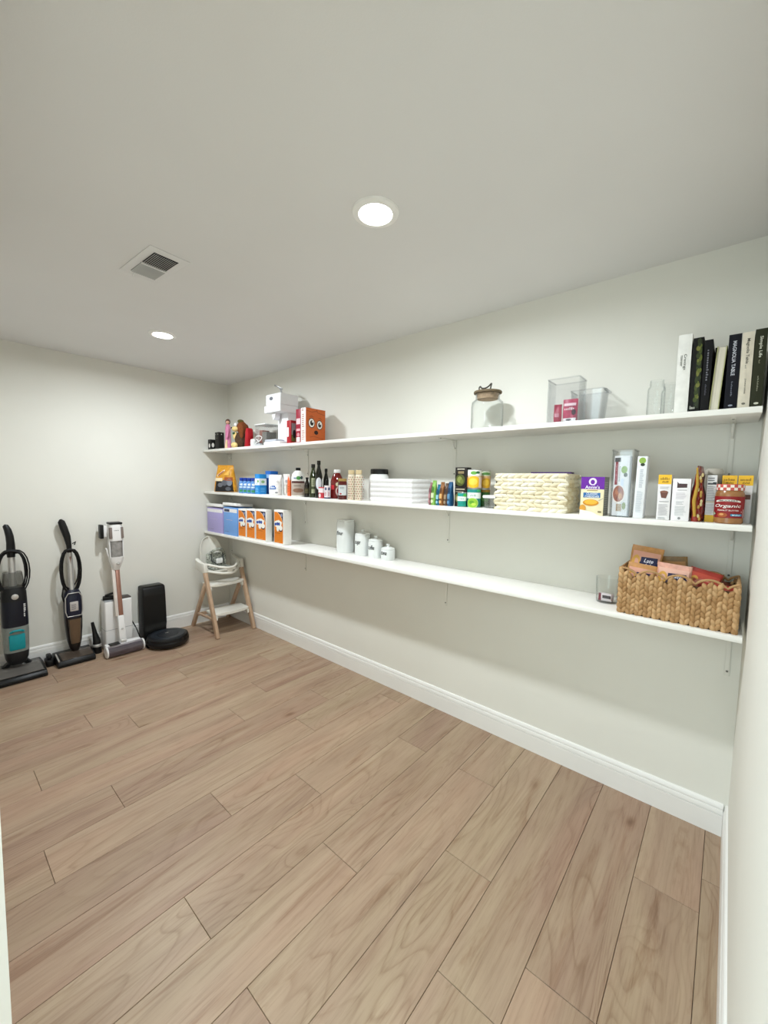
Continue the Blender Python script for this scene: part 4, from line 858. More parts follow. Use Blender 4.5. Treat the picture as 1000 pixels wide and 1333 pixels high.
# vinegar jug
t = lathe_thing('vinegar_jug', 'white jug with black cap and green leaf logo', 'jug', 1.45, -0.198, z, [('jug_body', [(0.048, 0), (0.052, 0.005), (0.052, 0.12), (0.052, 0.15), (0.045, 0.18), (0.028, 0.198), (0.017, 0.204)], M('jug_white', 'eceae4', 0.4)), ('cap', [(0.018, 0.203), (0.019, 0.206), (0.019, 0.224), (0.016, 0.226)], black_pl)])
ring_label(t, 0.052, 0.01, 0.112, 'b9a99c'); wrap(t, 0.0526, 0.01, 0.14, [('R', -0.1, 0.68, 1.1, 0.8, '5a3432'), ('E', 0.5, 0.28, 0.42, 0.12, '8c6b58'), ('LN', 0.15, 0.5, 0.8, 0.62, 2, '85786e'), ('E', 0.52, 0.97, 0.16, 0.1, '4f9a4c'), ('E', 0.75, 0.99, 0.1, 0.09, '3a4a50'), ('R', 0.15, 0.94, 0.36, 0.99, '5a7fae')], 53)
def bottle(label, x, y, r, h, neck, col, cap, label_cols=None, name='oil_bottle', cat='bottle', capcol=None):
    hb = h * 0.58
    t = lathe_thing(name, label, cat, x, y, z, [('bottle_body', [(r * 0.92, 0), (r, 0.005), (r, hb), (r * 0.85, hb + h * 0.08), (neck * 1.3, hb + h * 0.2), (neck, hb + h * 0.26), (neck, h * 0.90)], M('glass_' + col, col, 0.08, coat=0.3, var=0.15)), ('cap', [(neck * 1.15, h * 0.895), (neck * 1.2, h * 0.90), (neck * 1.2, h * 0.995), (neck, h)], M('cap_' + cap, cap, 0.4))])
    if label_cols: wrap(t, r, 0.02, hb - 0.02, label_cols, 45)
    return t
bottle('short dark brown bottle at left of the oil bottles', 1.563, -0.20, 0.022, 0.152, 0.010, '1c1610', '14110f', [('R', 0.1, 0.1, 0.9, 0.75, '3a3420'), ('LN', 0.2, 0.2, 0.8, 0.65, 4, '7d7550')])
bottle('green glass olive oil bottle with pale label', 1.635, -0.20, 0.029, 0.252, 0.012, '2b3316', '17150f', [('R', 0.35, 0.1, 0.85, 1.0, 'b9bd9c'), ('R', 0.35, 0.35, 0.85, 0.5, '4d5638'), ('LN', 0.42, 0.6, 0.8, 0.95, 4, '6f7458')])
bottle('tallest dark oil bottle with blue and white oval label', 1.706, -0.205, 0.027, 0.276, 0.011, '15170f', '1d1a12', [('E', 0.55, 0.62, 0.42, 0.32, 'e3e9ee'), ('P', [(0.2, 0.55), (0.9, 0.55), (0.8, 0.36), (0.3, 0.36)], '4c86d6')])
bottle('dark bottle partly hidden behind the tallest oil bottle', 1.70, -0.128, 0.022, 0.22, 0.009, '12130e', '16140f')
carton('bouillon_box', 'little red and white box lying before the oil bottles', 'box', 1.752, 1.80, -0.245, -0.213, z, 0.082, 'c33a45', [('R', 0, 0.5, 1, 0.9, 'efe3e4'), ('E', 0.3, 0.25, 0.25, 0.18, 'f0dcdc')], [('R', 0, 0.5, 1, 0.9, 'e8dada'), ('E', 0.6, 0.25, 0.25, 0.18, 'd77b80')])
carton('spice_box', 'little pale pink box standing next to the red bouillon box', 'box', 1.815, 1.848, -0.245, -0.213, z, 0.094, 'eadfe2', [('E', 0.5, 0.75, 0.3, 0.12, '454a6e'), ('R', 0, 0, 1, 0.1, '2f3358'), ('LN', 0.2, 0.25, 0.8, 0.55, 3, 'c05a6a')], [('E', 0.5, 0.75, 0.3, 0.12, '454a6e'), ('R', 0, 0, 1, 0.1, '2f3358'), ('LN', 0.2, 0.25, 0.8, 0.55, 3, 'c05a6a')])
t = lathe_thing('ketchup_bottle', 'dark red ketchup bottle with white cap and round label', 'bottle', 1.842, -0.146, z, [('bottle_body', [(0.046, 0), (0.05, 0.006), (0.049, 0.06), (0.046, 0.10), (0.048, 0.12), (0.036, 0.16), (0.024, 0.182), (0.021, 0.188)], M('ketchup_red', '6f1714', 0.15, coat=0.3)), ('cap', [(0.024, 0.187), (0.025, 0.19), (0.025, 0.208), (0.022, 0.211)], white_pl)])
wrap(t, 0.0505, 0.01, 0.11, [('E', 0.6, 0.85, 0.2, 0.15, 'd9cfae'), ('E', 0.6, 0.4, 0.2, 0.3, 'e8c9c4'), ('E', 0.6, 0.42, 0.12, 0.18, 'a3202a'), ('R', 0.05, 0.5, 0.3, 0.8, 'c9303a')], 48)
t = lathe_thing('jam_jar', 'jar of red jam with gold lid and pale label', 'jar', 1.979, -0.22, z, [('jar_body', [(0.029, 0), (0.032, 0.004), (0.032, 0.115), (0.028, 0.128)], M('jam_red', '571411', 0.12, coat=0.4)), ('lid', [(0.029, 0.127), (0.030, 0.129), (0.030, 0.144), (0.028, 0.146)], M('lid_gold', 'b89a5e', 0.35, 0.5))])
wrap(t, 0.0322, 0.03, 0.07, [('R', 0.0, 0.0, 1.0, 1.0, 'd5dadb'), ('P', [(0.1, 0.3), (0.9, 0.55), (0.9, 0.4), (0.1, 0.2)], '4a6a80'), ('E', 0.3, 0.15, 0.12, 0.08, 'b02a30'), ('LN', 0.2, 0.65, 0.8, 0.9, 2, '6f7a82')], 47)
pat_m = M('cream_pattern', 'e8dcc6', 0.5)
for x, lab in ((2.066, 'left of two slim cream bottles patterned with red dots'), (2.136, 'right of two slim cream bottles patterned with red dots')):
    t = lathe_thing('patterned_bottle', lab, 'bottle', x, -0.22, z, [('bottle_body', [(0.022, 0), (0.024, 0.004), (0.024, 0.165), (0.021, 0.172), (0.018, 0.176)], pat_m), ('cap', [(0.0215, 0.176), (0.022, 0.178), (0.022, 0.201), (0.019, 0.204)], M('cap_sand', 'd8c39a', 0.5))], 'two patterned bottles')
    wrap(t, 0.0242, 0.006, 0.158, [('E', 0.08 + 0.21 * i + (0.1 if j % 2 else 0), 0.05 + j * 0.1, 0.05, 0.022, ('a8503f', '7a6a45')[(i + j) % 2]) for i in range(5) for j in range(10)], 45, 1.15)
t = lathe_thing('supplement_tub', 'white round tub with black screw lid behind the stacked boxes', 'tub', 2.192, -0.075, z, [('tub_body', [(0.066, 0), (0.069, 0.006), (0.069, 0.14), (0.067, 0.16), (0.058, 0.178), (0.055, 0.182)], white_pl), ('lid', [(0.060, 0.181), (0.061, 0.184), (0.061, 0.212), (0.058, 0.215)], black_pl)])
ring_label(t, 0.069, 0.02, 0.135, 'e9e6e4')
for k, lab in enumerate(('bottom one of five stacked flat white boxes', 'second from bottom of five stacked flat white boxes', 'middle one of five stacked flat white boxes', 'second from top of five stacked flat white boxes', 'top one of five stacked flat white boxes')):
    dx = (0.0, 0.002, -0.001, 0.001, 0.0)[k]
    t = thing('flat_white_box', lab, 'box', (2.44 + dx, -0.15, z + 0.0297 * k), 0, 'stack of flat white boxes')
    MB().box(-0.165, 0.165, -0.1, 0.1, 0, 0.0285, 0, 0.001).build('box_body', P('ebe9e8'), t)
    MB().box(-0.167, 0.167, -0.102, 0.102, 0.0105, 0.0292, 0, 0.001).build('lid', P('f4f3f3'), t)
# snack bars filed upright
for k, (x, w, h, c, c2, c3, lab) in enumerate(((2.716, 0.016, 0.13, '8c5a60', 'b98a8c', '6a3f48', 'thin mauve snack packet next to the stacked white boxes'), (2.740, 0.026, 0.142, '7fae4e', 'cfdcae', '4b7a34', 'bright green snack packet in the filed row'), (2.770, 0.022, 0.12, '1d6c8a', '8fc0cc', '134a66', 'teal snack packet in the filed row'), (2.795, 0.024, 0.134, '8a5a30', 'd9a96a', '5c3a22', 'brown and gold snack packet in the filed row'), (2.822, 0.022, 0.128, '5c4638', '9c8468', '3b2b24', 'dark brown snack packet in the filed row'), (2.848, 0.022, 0.136, '27567f', '5d89ad', '1a3550', 'dark blue snack packet at right of the filed row'))):
    bag('snack_bar_packet', lab, 'snack packet', x, -0.205 - 0.004 * (k % 2), z, w * 1.05, 0.05, h, c, 0, [('R', 0.15, 0.30, 0.85, 0.5, c2), ('E', 0.5, 0.66, 0.3, 0.1, c3), ('E', 0.5, 0.16, 0.3, 0.07, c2)], 'filed snack packets', seed=20 + k)
def lentil(zz, lab, nm, shp):
    return carton(nm, lab, 'box', 2.872, 2.945, -0.208, -0.16, zz, 0.108, '1b1512', shp, [('R', 0.1, 0.1, 0.9, 0.9, '26201b')])
lentil(z, 'lower black food box with tomato photo, under another', 'food_box', [('R', 0.1, 0.86, 0.85, 0.92, 'b5aa92'), ('R', 0.1, 0.74, 0.75, 0.79, '8a8070'), ('E', 0.35, 0.45, 0.3, 0.25, '6a6a3a'), ('E', 0.3, 0.42, 0.16, 0.14, 'a39a62'), ('E', 0.5, 0.12, 0.25, 0.12, '8c2f22'), ('E', 0.6, 0.14, 0.1, 0.07, 'd0705a')])
lentil(z + 0.1085, 'upper black food box with artichoke photo, stacked on another', 'food_box', [('R', 0.18, 0.88, 0.8, 0.94, 'b7b2a2'), ('R', 0.25, 0.68, 0.75, 0.8, '8c7a58'), ('E', 0.45, 0.35, 0.4, 0.3, '4e5626'), ('E', 0.4, 0.38, 0.2, 0.16, '87904a'), ('E', 0.58, 0.28, 0.15, 0.12, '6d7636')])
tin_m = M('tin_metal', 'b9bbbb', 0.3, 0.8)
def can(label, x, y, zz, r, h, col, shapes, face=28, name='food_can'):
    t = lathe_thing(name, label, 'can', x, y, zz, [('can_body', [(r - 0.001, 0), (r + 0.0008, 0.001), (r + 0.0008, 0.003), (r - 0.0005, 0.004), (r - 0.0005, h - 0.004), (r + 0.0008, h - 0.003), (r + 0.0008, h - 0.0008), (r - 0.002, h - 0.0008), (r - 0.003, h - 0.003), (0.001, h - 0.003)], tin_m)])
    ring_label(t, r - 0.0004, 0.0045, h - 0.0045, col); wrap(t, r + 0.0002, 0.0045, h - 0.009, shapes, face, 1.2); return t
can('green bean can with white band, under the corn can', 2.987, -0.20, z, 0.036, 0.102, '1b8378', [('R', -0.1, 0.48, 1.1, 0.82, 'e9efe9'), ('Q', 0.45, 0.66, 0.36, 0.12, '8fa89c', 0, 5), ('E', 0.42, 0.22, 0.36, 0.3, 'c4dc7c'), ('E', 0.42, 0.22, 0.32, 0.26, '8fbf3a'), ('E', 0.38, 0.26, 0.15, 0.1, '5d9a2a'), ('E', 0.5, 0.15, 0.14, 0.08, 'b8d452'), ('E', 0.8, 0.93, 0.15, 0.06, '3fae6a')])
can('yellow corn can stacked on the green bean can', 2.987, -0.20, z + 0.1025, 0.036, 0.102, 'e7c9a0', [('R', -0.1, 0.68, 1.1, 1.0, 'f1f1ec'), ('E', 0.45, 0.84, 0.2, 0.1, '6aa84a'), ('E', 0.7, 0.87, 0.13, 0.07, '2f6a3c'), ('E', 0.45, 0.32, 0.42, 0.34, 'e9b92a'), ('E', 0.42, 0.34, 0.26, 0.2, 'f4d352'), ('R', 0.78, 0.0, 1.1, 0.6, 'e6cfc0'), ('R', -0.1, 0.02, 0.06, 0.6, 'c98a2e')])
can('small teal can with white band before the black boxes', 2.9365, -0.2385, z, 0.0232, 0.080, '1f9488', [('R', -0.1, 0.42, 1.1, 0.76, 'eef2ee'), ('E', 0.85, 0.86, 0.25, 0.12, '48b24a'), ('Q', 0.5, 0.6, 0.4, 0.12, '7fb0a6', 0, 4)])
can('rear green can at the bottom, behind the corn can', 3.003, -0.115, z, 0.033, 0.1, '2c5a24', [('R', -0.1, 0.86, 1.1, 1.0, '8a6a22'), ('E', 0.6, 0.5, 0.3, 0.2, '4c8a34')])
can('rear yellow can stacked on the rear green can', 3.003, -0.115, z + 0.1005, 0.033, 0.1, 'c9a070', [('R', -0.1, 0.72, 1.1, 1.0, 'b9c2a8'), ('E', 0.6, 0.86, 0.3, 0.08, '4d7a3c'), ('E', 0.62, 0.3, 0.36, 0.3, 'c99a22'), ('E', 0.6, 0.32, 0.22, 0.18, 'dcb440')])
t = bin_thing('food_container', 'clear food container with white lid between cans and cream basket', 'container', 3.042, 3.112, -0.20, -0.11, z, 0.052, clear_p, 0.003, 0.004)
MB().box(-0.038, 0.038, -0.048, 0.048, 0.053, 0.068, 0, 0.004).build('lid', white_pl, t)

# woven baskets
def leaf_verts(n=6):
    prof = [(0.0, -1.0), (0.55, -0.72), (0.95, -0.2), (1.0, 0.15), (0.72, 0.6), (0.0, 1.0)]
    vs = []; fs = []
    for r, h in prof[1:-1]:
        for i in range(n): a = 2 * PI * i / n; vs.append((r * math.cos(a), r * math.sin(a), h))
    for k in range(3):
        for i in range(n): j = (i + 1) % n; fs.append((k * n + i, k * n + j, (k + 1) * n + j, (k + 1) * n + i))
    b0 = len(vs); vs += [(0, 0, -1), (0, 0, 1)]
    for i in range(n): j = (i + 1) % n; fs.append((b0, j, i)); fs.append((b0 + 1, 3 * n + i, 3 * n + j))
    return vs, fs
LV, LF = leaf_verts()
def woven_panel(mb, L_, top, dx, dz, X, rr, upright=True, thick=0.010, nm=3):
    """stitches on a panel in local xz plane; top(u) gives height"""
    if upright:
        nx = int(L_ / dx)
        for i in range(nx):
            x = (i + 0.5) * L_ / nx; hh = top(x / L_); zz = dz * 0.35; k = 0
            while zz + (dz * 0.4 if i % 2 else 0) < hh - dz * 0.55:
                sgn = 1 if i % 2 else -1
                jit = rr.uniform(-1, 1)
                Y = X @ TR(x + jit * 0.001, 0, zz + (dz * 0.5 if i % 2 else 0) * 0.8) @ RY(sgn * 21 + jit * 7) @ Matrix.Diagonal((dx * 0.60, thick * (0.85 + 0.15 * rr.random()), dz * 0.88, 1))
                mb.add(LV, LF, rr.randrange(nm), Y); zz += dz; k += 1
    else:
        hh = top(0.5); nz_ = int(hh / dz)
        for k in range(nz_):
            zz = (k + 0.5) * hh / nz_; nx = int(L_ / dx)
            for i in range(nx):
                x = (i + 0.5) * L_ / nx + rr.uniform(-0.002, 0.002)
                sgn = 1 if k % 2 else -1
                Y = X @ TR(min(max(x, dx * 0.6), L_ - dx * 0.5), 0, zz + rr.uniform(-0.001, 0.001)) @ RY(90 + sgn * 17 + rr.uniform(-7, 7)) @ Matrix.Diagonal((dz * 0.60, thick, dx * 0.84, 1))
                mb.add(LV, LF, rr.randrange(nm), Y)
def basket(name, label, x0, x1, y0, y1, z, top, dx, dz, mats, inner, upright, seed):
    rr = random.Random(seed); w, d = x1 - x0, y1 - y0; th = 0.008
    t = thing(name, label, 'basket', ((x0 + x1) / 2, (y0 + y1) / 2, z))
    hmin = min(top(k / 20) for k in range(21)) - 0.012
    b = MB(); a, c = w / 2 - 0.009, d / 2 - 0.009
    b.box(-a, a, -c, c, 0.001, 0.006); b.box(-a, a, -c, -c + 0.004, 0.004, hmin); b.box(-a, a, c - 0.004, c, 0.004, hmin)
    b.box(-a, -a + 0.004, -c, c, 0.004, hmin); b.box(a - 0.004, a, -c, c, 0.004, hmin); b.build('gap_shade_box', inner, t)  # inner box coloured dark to paint the shade in the weave's gaps
    tt = 0.0085
    for nm, L_, X, f in (('front_weave', w - 0.012, TR(-w / 2 + 0.006, -d / 2 + tt, 0), top), ('back_weave', w - 0.012, TR(-w / 2 + 0.006, d / 2 - tt, 0), top),
                         ('side_weave', d - 0.012, TR(w / 2 - tt, -d / 2 + 0.006, 0) @ RZ(90), lambda u: top(1.0)), ('side_weave', d - 0.012, TR(-w / 2 + tt, -d / 2 + 0.006, 0) @ RZ(90), lambda u: top(0.0))):
        b = MB(); woven_panel(b, L_, f, dx, dz, X, rr, upright, tt)
        o = b.build(nm, mats, t, ang=60, fix=False); o['kind'] = 'stuff'
    for sy in (-1, 1):
        pts = [(-w / 2 + 0.008 + (w - 0.016) * k / 48, sy * (d / 2 - tt), top(k / 48)) for k in range(49)]
        b = MB(); b.tube(pts, 0.0045, 7); b.build('rim_braid', mats, t)
    for sx, u in ((-1, 0.0), (1, 1.0)):
        b = MB(); b.tube([(sx * (w / 2 - tt), -d / 2 + 0.008, top(u)), (sx * (w / 2 - tt), d / 2 - 0.008, top(u))], 0.0045, 7); b.build('rim_braid', mats, t)
    return t
cream_w = [M('cream_cord_a', 'e6dcc2', 0.8, var=0.06), M('cream_cord_b', 'ddd0b0', 0.8, var=0.06), M('cream_cord_c', 'ebe3cd', 0.8, var=0.06)]
basket('cream_basket', 'pale cream woven rectangular basket on middle shelf', 3.124, 3.480, -0.255, -0.045, z, lambda u: 0.178, 0.034, 0.0195, cream_w, M('cream_gap_shade', '5e5138', 0.9), False, 4)
carton('purple_carton', 'long purple carton peeking over the cream basket rim', 'carton', 3.26, 3.455, -0.12, -0.07, z + 0.007, 0.186, '4a2a66', [('R', 0.1, 0.8, 0.9, 0.95, '6a4a86')], [('R', 0.2, 0.78, 0.8, 0.9, 'cbb8d6')])
carton('macaroni_box', 'purple and cream macaroni and cheese box', 'box', 3.535, 3.628, -0.245, -0.16, z, 0.168, 'efe2bb',
    [('R', 0, 0.68, 1, 1, '6a1f9c'), ('E', 0.5, 0.875, 0.17, 0.095, 'e9dff2'), ('E', 0.5, 0.865, 0.09, 0.06, '6a1f9c'), ('T', "Annie's", 0.5, 0.735, 0.62, 0.085, 'f4eefa'), ('R', 0.27, 0.635, 0.73, 0.655, 'a08a5c'),
     ('R', 0.12, 0.46, 0.85, 0.59, '2f6aa8'), ('T', 'CLASSIC', 0.5, 0.56, 0.5, 0.055, 'f0f3f4'), ('T', 'CHEDDAR', 0.5, 0.49, 0.62, 0.055, 'f0f3f4'),
     ('E', 0.46, 0.33, 0.34, 0.085, 'd08a1e'), ('E', 0.46, 0.345, 0.28, 0.06, 'f0b43a'), ('P', [(0.78, 0.40), (0.98, 0.46), (0.98, 0.44), (0.8, 0.38)], 'b9b1a0'), ('E', 0.12, 0.18, 0.14, 0.09, 'd79a3c'), ('P', [(0.0, 0.0), (0.0, 0.14), (0.5, 0.1), (0.9, 0.0)], 'f4ecd8'), ('R', 0.78, 0.08, 0.93, 0.12, '7a6a4a')],
    [('R', 0, 0, 1, 1, '8e8c80'), ('LN', 0.1, 0.08, 0.9, 0.9, 14, 'b6b2a4')])
t = bin_thing('clear_canister', 'tall clear square canister holding a cereal box', 'canister', 3.651, 3.731, -0.245, -0.135, z, 0.28, clear_p, 0.003)
carton('granola_box', 'white granola box with bowl photo inside the clear canister', 'box', 3.659, 3.715, -0.236, -0.175, z + 0.0045, 0.252, 'dfe0e2',
    [('R', 0.03, 0.90, 0.42, 0.97, '3a3a3e'), ('R', 0.08, 0.52, 0.26, 0.90, '8c2434'), ('Q', 0.17, 0.72, 0.09, 0.3, 'c98a94', 1, 10), ('LN', 0.36, 0.58, 0.44, 0.84, 9, '55595f'), ('E', 0.68, 0.77, 0.2, 0.06, '7fa23a'), ('E', 0.78, 0.685, 0.12, 0.035, '40463e'), ('R', 0.5, 0.5, 0.68, 0.62, 'ccd6e6'),
     ('E', 0.38, 0.36, 0.40, 0.155, 'e9e2da'), ('E', 0.38, 0.37, 0.36, 0.135, '9a5138'), ('E', 0.28, 0.40, 0.12, 0.05, 'b9724e'), ('E', 0.5, 0.33, 0.13, 0.05, 'c08a5e'), ('E', 0.42, 0.43, 0.1, 0.035, '7a3526'), ('E', 0.3, 0.30, 0.08, 0.03, '8a4530'), ('R', 0.28, 0.08, 0.62, 0.20, 'a3896a'), ('E', 0.78, 0.17, 0.12, 0.06, '7c8a4a')])
carton('cracker_box', 'narrow white box with green logo leaning beside the canister', 'box', 3.7385, 3.7735, -0.245, -0.19, z, 0.252, 'e6e8ea',
    [('E', 0.5, 0.93, 0.34, 0.05, '8fb04a'), ('E', 0.55, 0.865, 0.22, 0.025, '2f3a2c'), ('LN', 0.35, 0.5, 0.75, 0.8, 14, 'b3b9c2'), ('LN', 0.2, 0.1, 0.8, 0.45, 16, 'c3c9d0')], lean=1.2)
YB = 'f0bf2e'
def ybox(name, label, x0, x1, y0, y1, fr): return carton(name, label, 'box', x0, x1, y0, y1, z, 0.178, 'ebe8e8', [('R', 0, 0.79, 1, 1, YB), ('Q', 0.5, 0.915, 0.72, 0.055, '8f6414', 0, 8), ('Q', 0.54, 0.845, 0.5, 0.04, '8f6414', 0, 6)] + fr, group='yellow topped boxes')
ybox('snack_box', 'yellow topped white box with chocolate cup, beside the tall leaning box', 3.819, 3.862, -0.245, -0.16, [('LN', 0.15, 0.69, 0.85, 0.75, 2, 'b9b7ba'), ('P', [(0.18, 0.63), (0.5, 0.655), (0.82, 0.62), (0.66, 0.48), (0.3, 0.49)], '6d4336'), ('E', 0.49, 0.625, 0.28, 0.025, '875a48'), ('R', 0.15, 0.40, 0.9, 0.415, 'a8a6a8'), ('LN', 0.12, 0.10, 0.88, 0.36, 12, 'c4c2c4'), ('LN', 0.15, 0.02, 0.8, 0.07, 2, 'aeb0ae')])
carton('chocolate_box', 'plain white box with chocolate bar picture', 'box', 3.8665, 3.9235, -0.245, -0.19, z, 0.163, 'eeebec',
    [('P', [(0.25, 0.78), (0.25, 0.93), (0.34, 0.885), (0.80, 0.88), (0.80, 0.79)], '4a3434'), ('R', 0.28, 0.72, 0.8, 0.74, 'bdb8ba'), ('LN', 0.22, 0.52, 0.8, 0.68, 6, 'cdc7cc'), ('LN', 0.25, 0.39, 0.7, 0.48, 3, 'b9bbbd'), ('LN', 0.2, 0.13, 0.85, 0.36, 9, 'c9cccc'), ('E', 0.47, 0.06, 0.08, 0.03, '8d8d8d')])
t = bag('chip_bag', 'red and gold crisp bag standing edge-on between the boxes', 'snack bag', 3.9455, -0.19, z, 0.105, 0.038, 0.212, '8a2a1c', 84, [], seed=9, top_w=0.10, rough=0.2, wr=0.006)
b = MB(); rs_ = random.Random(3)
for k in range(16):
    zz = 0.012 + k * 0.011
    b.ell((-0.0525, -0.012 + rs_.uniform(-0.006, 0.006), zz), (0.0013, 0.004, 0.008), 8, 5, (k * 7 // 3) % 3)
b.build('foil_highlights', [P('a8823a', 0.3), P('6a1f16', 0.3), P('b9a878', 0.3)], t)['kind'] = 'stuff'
MB().tube([(-0.05, 0.0, 0.02), (-0.056, 0.004, 0.08), (-0.055, -0.003, 0.14), (-0.05, 0.002, 0.205)], [0.005, 0.006, 0.005, 0.003], 8).build('gold_seam', P('b8923a', 0.25), t)
carton('facts_carton', 'white carton with nutrition facts panel and yellow foot', 'carton', 3.969, 3.9985, -0.205, -0.15, z, 0.178, 'e4e4e4', [('R', 0, 0, 1, 0.15, 'e2b72a'), ('LN', 0.08, 0.88, 0.95, 0.97, 2, '5c5e64'), ('LN', 0.08, 0.80, 0.95, 0.87, 1, '2f3238'), ('R', 0.6, 0.80, 0.95, 0.85, '2f3238'), ('LN', 0.08, 0.45, 0.9, 0.78, 9, 'a3a5aa'), ('R', 0, 0.42, 1, 0.44, 'cdbf9a'), ('LN', 0.08, 0.18, 0.9, 0.4, 7, 'c2c2c4')])
t = lathe_thing('round_canister', 'grey paper canister with domed lid behind the nutrition carton', 'canister', 3.983, -0.10, z, [('canister_body', [(0.028, 0), (0.030, 0.003), (0.030, 0.185)], M('paper_grey', 'a09a8c', 0.7)), ('lid', [(0.031, 0.184), (0.031, 0.196), (0.026, 0.205), (0.001, 0.208)], M('lid_grey', 'b7b1a4', 0.6))])
ybox('snack_box', 'yellow topped white box behind the left shoulder of the nut butter jar', 4.012, 4.0555, -0.155, -0.07, [('LN', 0.15, 0.1, 0.85, 0.7, 14, 'bdbbbd')])
ybox('snack_box', 'yellow topped white box nearest the right wall', 4.0585, 4.1005, -0.155, -0.07, [('R', 0.1, 0.50, 0.9, 0.6, '6d4a3c')])
nut_m = M('nut_butter', '9a6a3e', 0.25, var=0.12, scale=45, coat=0.4)
t = lathe_thing('nut_butter_jar', 'brown peanut butter jar with dark red label', 'jar', 4.038, -0.212, z, [('jar_body', [(0.039, 0), (0.0425, 0.004), (0.0425, 0.108), (0.040, 0.116), (0.0375, 0.122)], nut_m)])
b = MB(); nl = 24
for i in range(nl):
    for k in range(2):
        a0, a1 = 2 * PI * i / nl, 2 * PI * (i + 1) / nl; r = 0.0405; z0_, z1_ = 0.122 + 0.01 * k, 0.132 + 0.01 * k
        b.add([(r * math.cos(a0), r * math.sin(a0), z0_), (r * math.cos(a1), r * math.sin(a1), z0_), (r * math.cos(a1), r * math.sin(a1), z1_), (r * math.cos(a0), r * math.sin(a0), z1_)], [(0, 1, 2, 3)], (i + k) % 2)
b.lathe([(0.0403, 0.1415), (0.0385, 0.1445), (0.001, 0.1448)], nl, 0); b.lathe([(0.0403, 0.1225), (0.036, 0.122)], nl, 1)
b.build('checked_lid', [P('c4544c'), P('efe4d8')], t)
wrap(t, 0.0427, 0.022, 0.078, [('R', -0.06, 0.0, 1.06, 1.0, '8e1f22'), ('P', [(0.02, 0.0), (0.02, 0.28), (0.14, 0.30), (0.3, 0.22), (0.7, 0.22), (0.86, 0.3), (0.98, 0.42), (0.98, 0.0)], 'e6ded6'), ('E', 0.46, 0.76, 0.36, 0.10, 'e9e2d8'), ('E', 0.46, 0.69, 0.36, 0.075, '8e1f22'), ('T', "SMUCKER'S", 0.46, 0.80, 0.50, 0.065, '3a2a26'), ('T', 'Organic', 0.46, 0.54, 0.72, 0.19, 'f1eae4', 0, 0.25), ('T', 'PEANUT BUTTER', 0.48, 0.35, 0.56, 0.065, 'efe6de'), ('E', 0.34, 0.13, 0.13, 0.11, 'a8562a'), ('E', 0.32, 0.16, 0.06, 0.05, 'd49a62'), ('R', 0.55, 0.09, 0.86, 0.19, '2f8bb0'), ('Q', 0.7, 0.14, 0.22, 0.05, 'e8f2f6', 0, 6), ('E', 0.08, 0.18, 0.06, 0.06, '9aa08a')], 0, 1.25)

# ------------------------------------------------------------------ lowest shelf
z = Z3
def lidded(name, label, x0, x1, h, col, txt, lidtilt):
    w = x1 - x0; t = thing(name, label, 'storage box', ((x0 + x1) / 2, -0.17, z))
    MB().box(-w / 2, w / 2, -0.08, 0.08, 0, h * 0.93, 0, 0.004).build('box_body', P(col, 0.55), t)
    L_ = MB(); X = TR(0, 0.06, h * 0.935) @ RX(lidtilt); L_.box(-w / 2 - 0.004, w / 2 + 0.004, -0.15, 0.022, 0.003, 0.03, 0, 0.005, 2, X); L_.build('lid', M('lid_white', 'eeedea', 0.5), t)
    prints(t, w, h, [('R', 0, 0.76, 1, 0.88, 'eceaec'), ('Q', 0.28, 0.12, 0.32, 0.03, '6d6a8a', 0, 7), ('LN', 0.2, 0.5, 0.7, 0.54, 1, 'b9b6d6')] + ([('R', 0.06, 0.775, 0.45, 0.86, '2c3450')] if name[0] == 'b' else []), flat((-w / 2, -0.08, 0), (1, 0, 0), (0, 0, 1)))
    return t
lidded('lavender_storage_box', 'lavender box with white lid at left of lowest shelf', 0.035, 0.345, 0.262, 'aba1d2', 'snacks', -3)
lidded('blue_storage_box', 'light blue box with white lid on lowest shelf', 0.366, 0.612, 0.285, '74a3e0', 'baby', -4)
def orange_pack(x0, x1, y0, y1, h, lab):
    O2 = 'e07d16'; w = x1 - x0; d = y1 - y0
    t = thing('formula_carton', lab, 'carton', ((x0 + x1) / 2, (y0 + y1) / 2, z), 0, 'orange and white cartons')
    MB().box(-w / 2, w / 2, -d / 2, d / 2, 0, h, 0, 0.003).build('carton_body', P('efece6'), t)
    prints(t, w, h, [('R', 0.05, 0.05, 0.95, 0.94, O2), ('P', [(0.35, 0.94), (0.62, 0.88), (0.82, 0.78), (0.95, 0.62), (0.95, 0.94)], '241c3c'), ('P', [(0.32, 0.94), (0.35, 0.94), (0.62, 0.88), (0.82, 0.78), (0.95, 0.62), (0.95, 0.59), (0.8, 0.75), (0.6, 0.86)], 'f0c79a'), ('E', 0.8, 0.86, 0.09, 0.05, '8f97b8'),
        ('E', 0.42, 0.60, 0.38, 0.10, 'f3efe8'), ('P', [(0.08, 0.62), (0.5, 0.72), (0.85, 0.66), (0.8, 0.58), (0.4, 0.5), (0.1, 0.52)], 'f3efe8'), ('E', 0.72, 0.47, 0.2, 0.09, '33242c'), ('E', 0.72, 0.49, 0.18, 0.075, 'f3efe8'), ('E', 0.42, 0.47, 0.13, 0.09, 'f3efe8'),
        ('E', 0.18, 0.585, 0.1, 0.045, '2b4a9c'), ('E', 0.38, 0.60, 0.1, 0.05, '2b4a9c'), ('E', 0.56, 0.60, 0.09, 0.05, '2b4a9c'), ('R', 0.15, 0.325, 0.7, 0.338, 'a85a10'), ('LN', 0.3, 0.07, 0.7, 0.1, 1, 'f0b060')], flat((-w / 2, -d / 2, 0), (1, 0, 0), (0, 0, 1)))
    return t
orange_pack(0.625, 0.757, -0.245, -0.175, 0.262, 'leftmost orange and white carton, touching the light blue box')
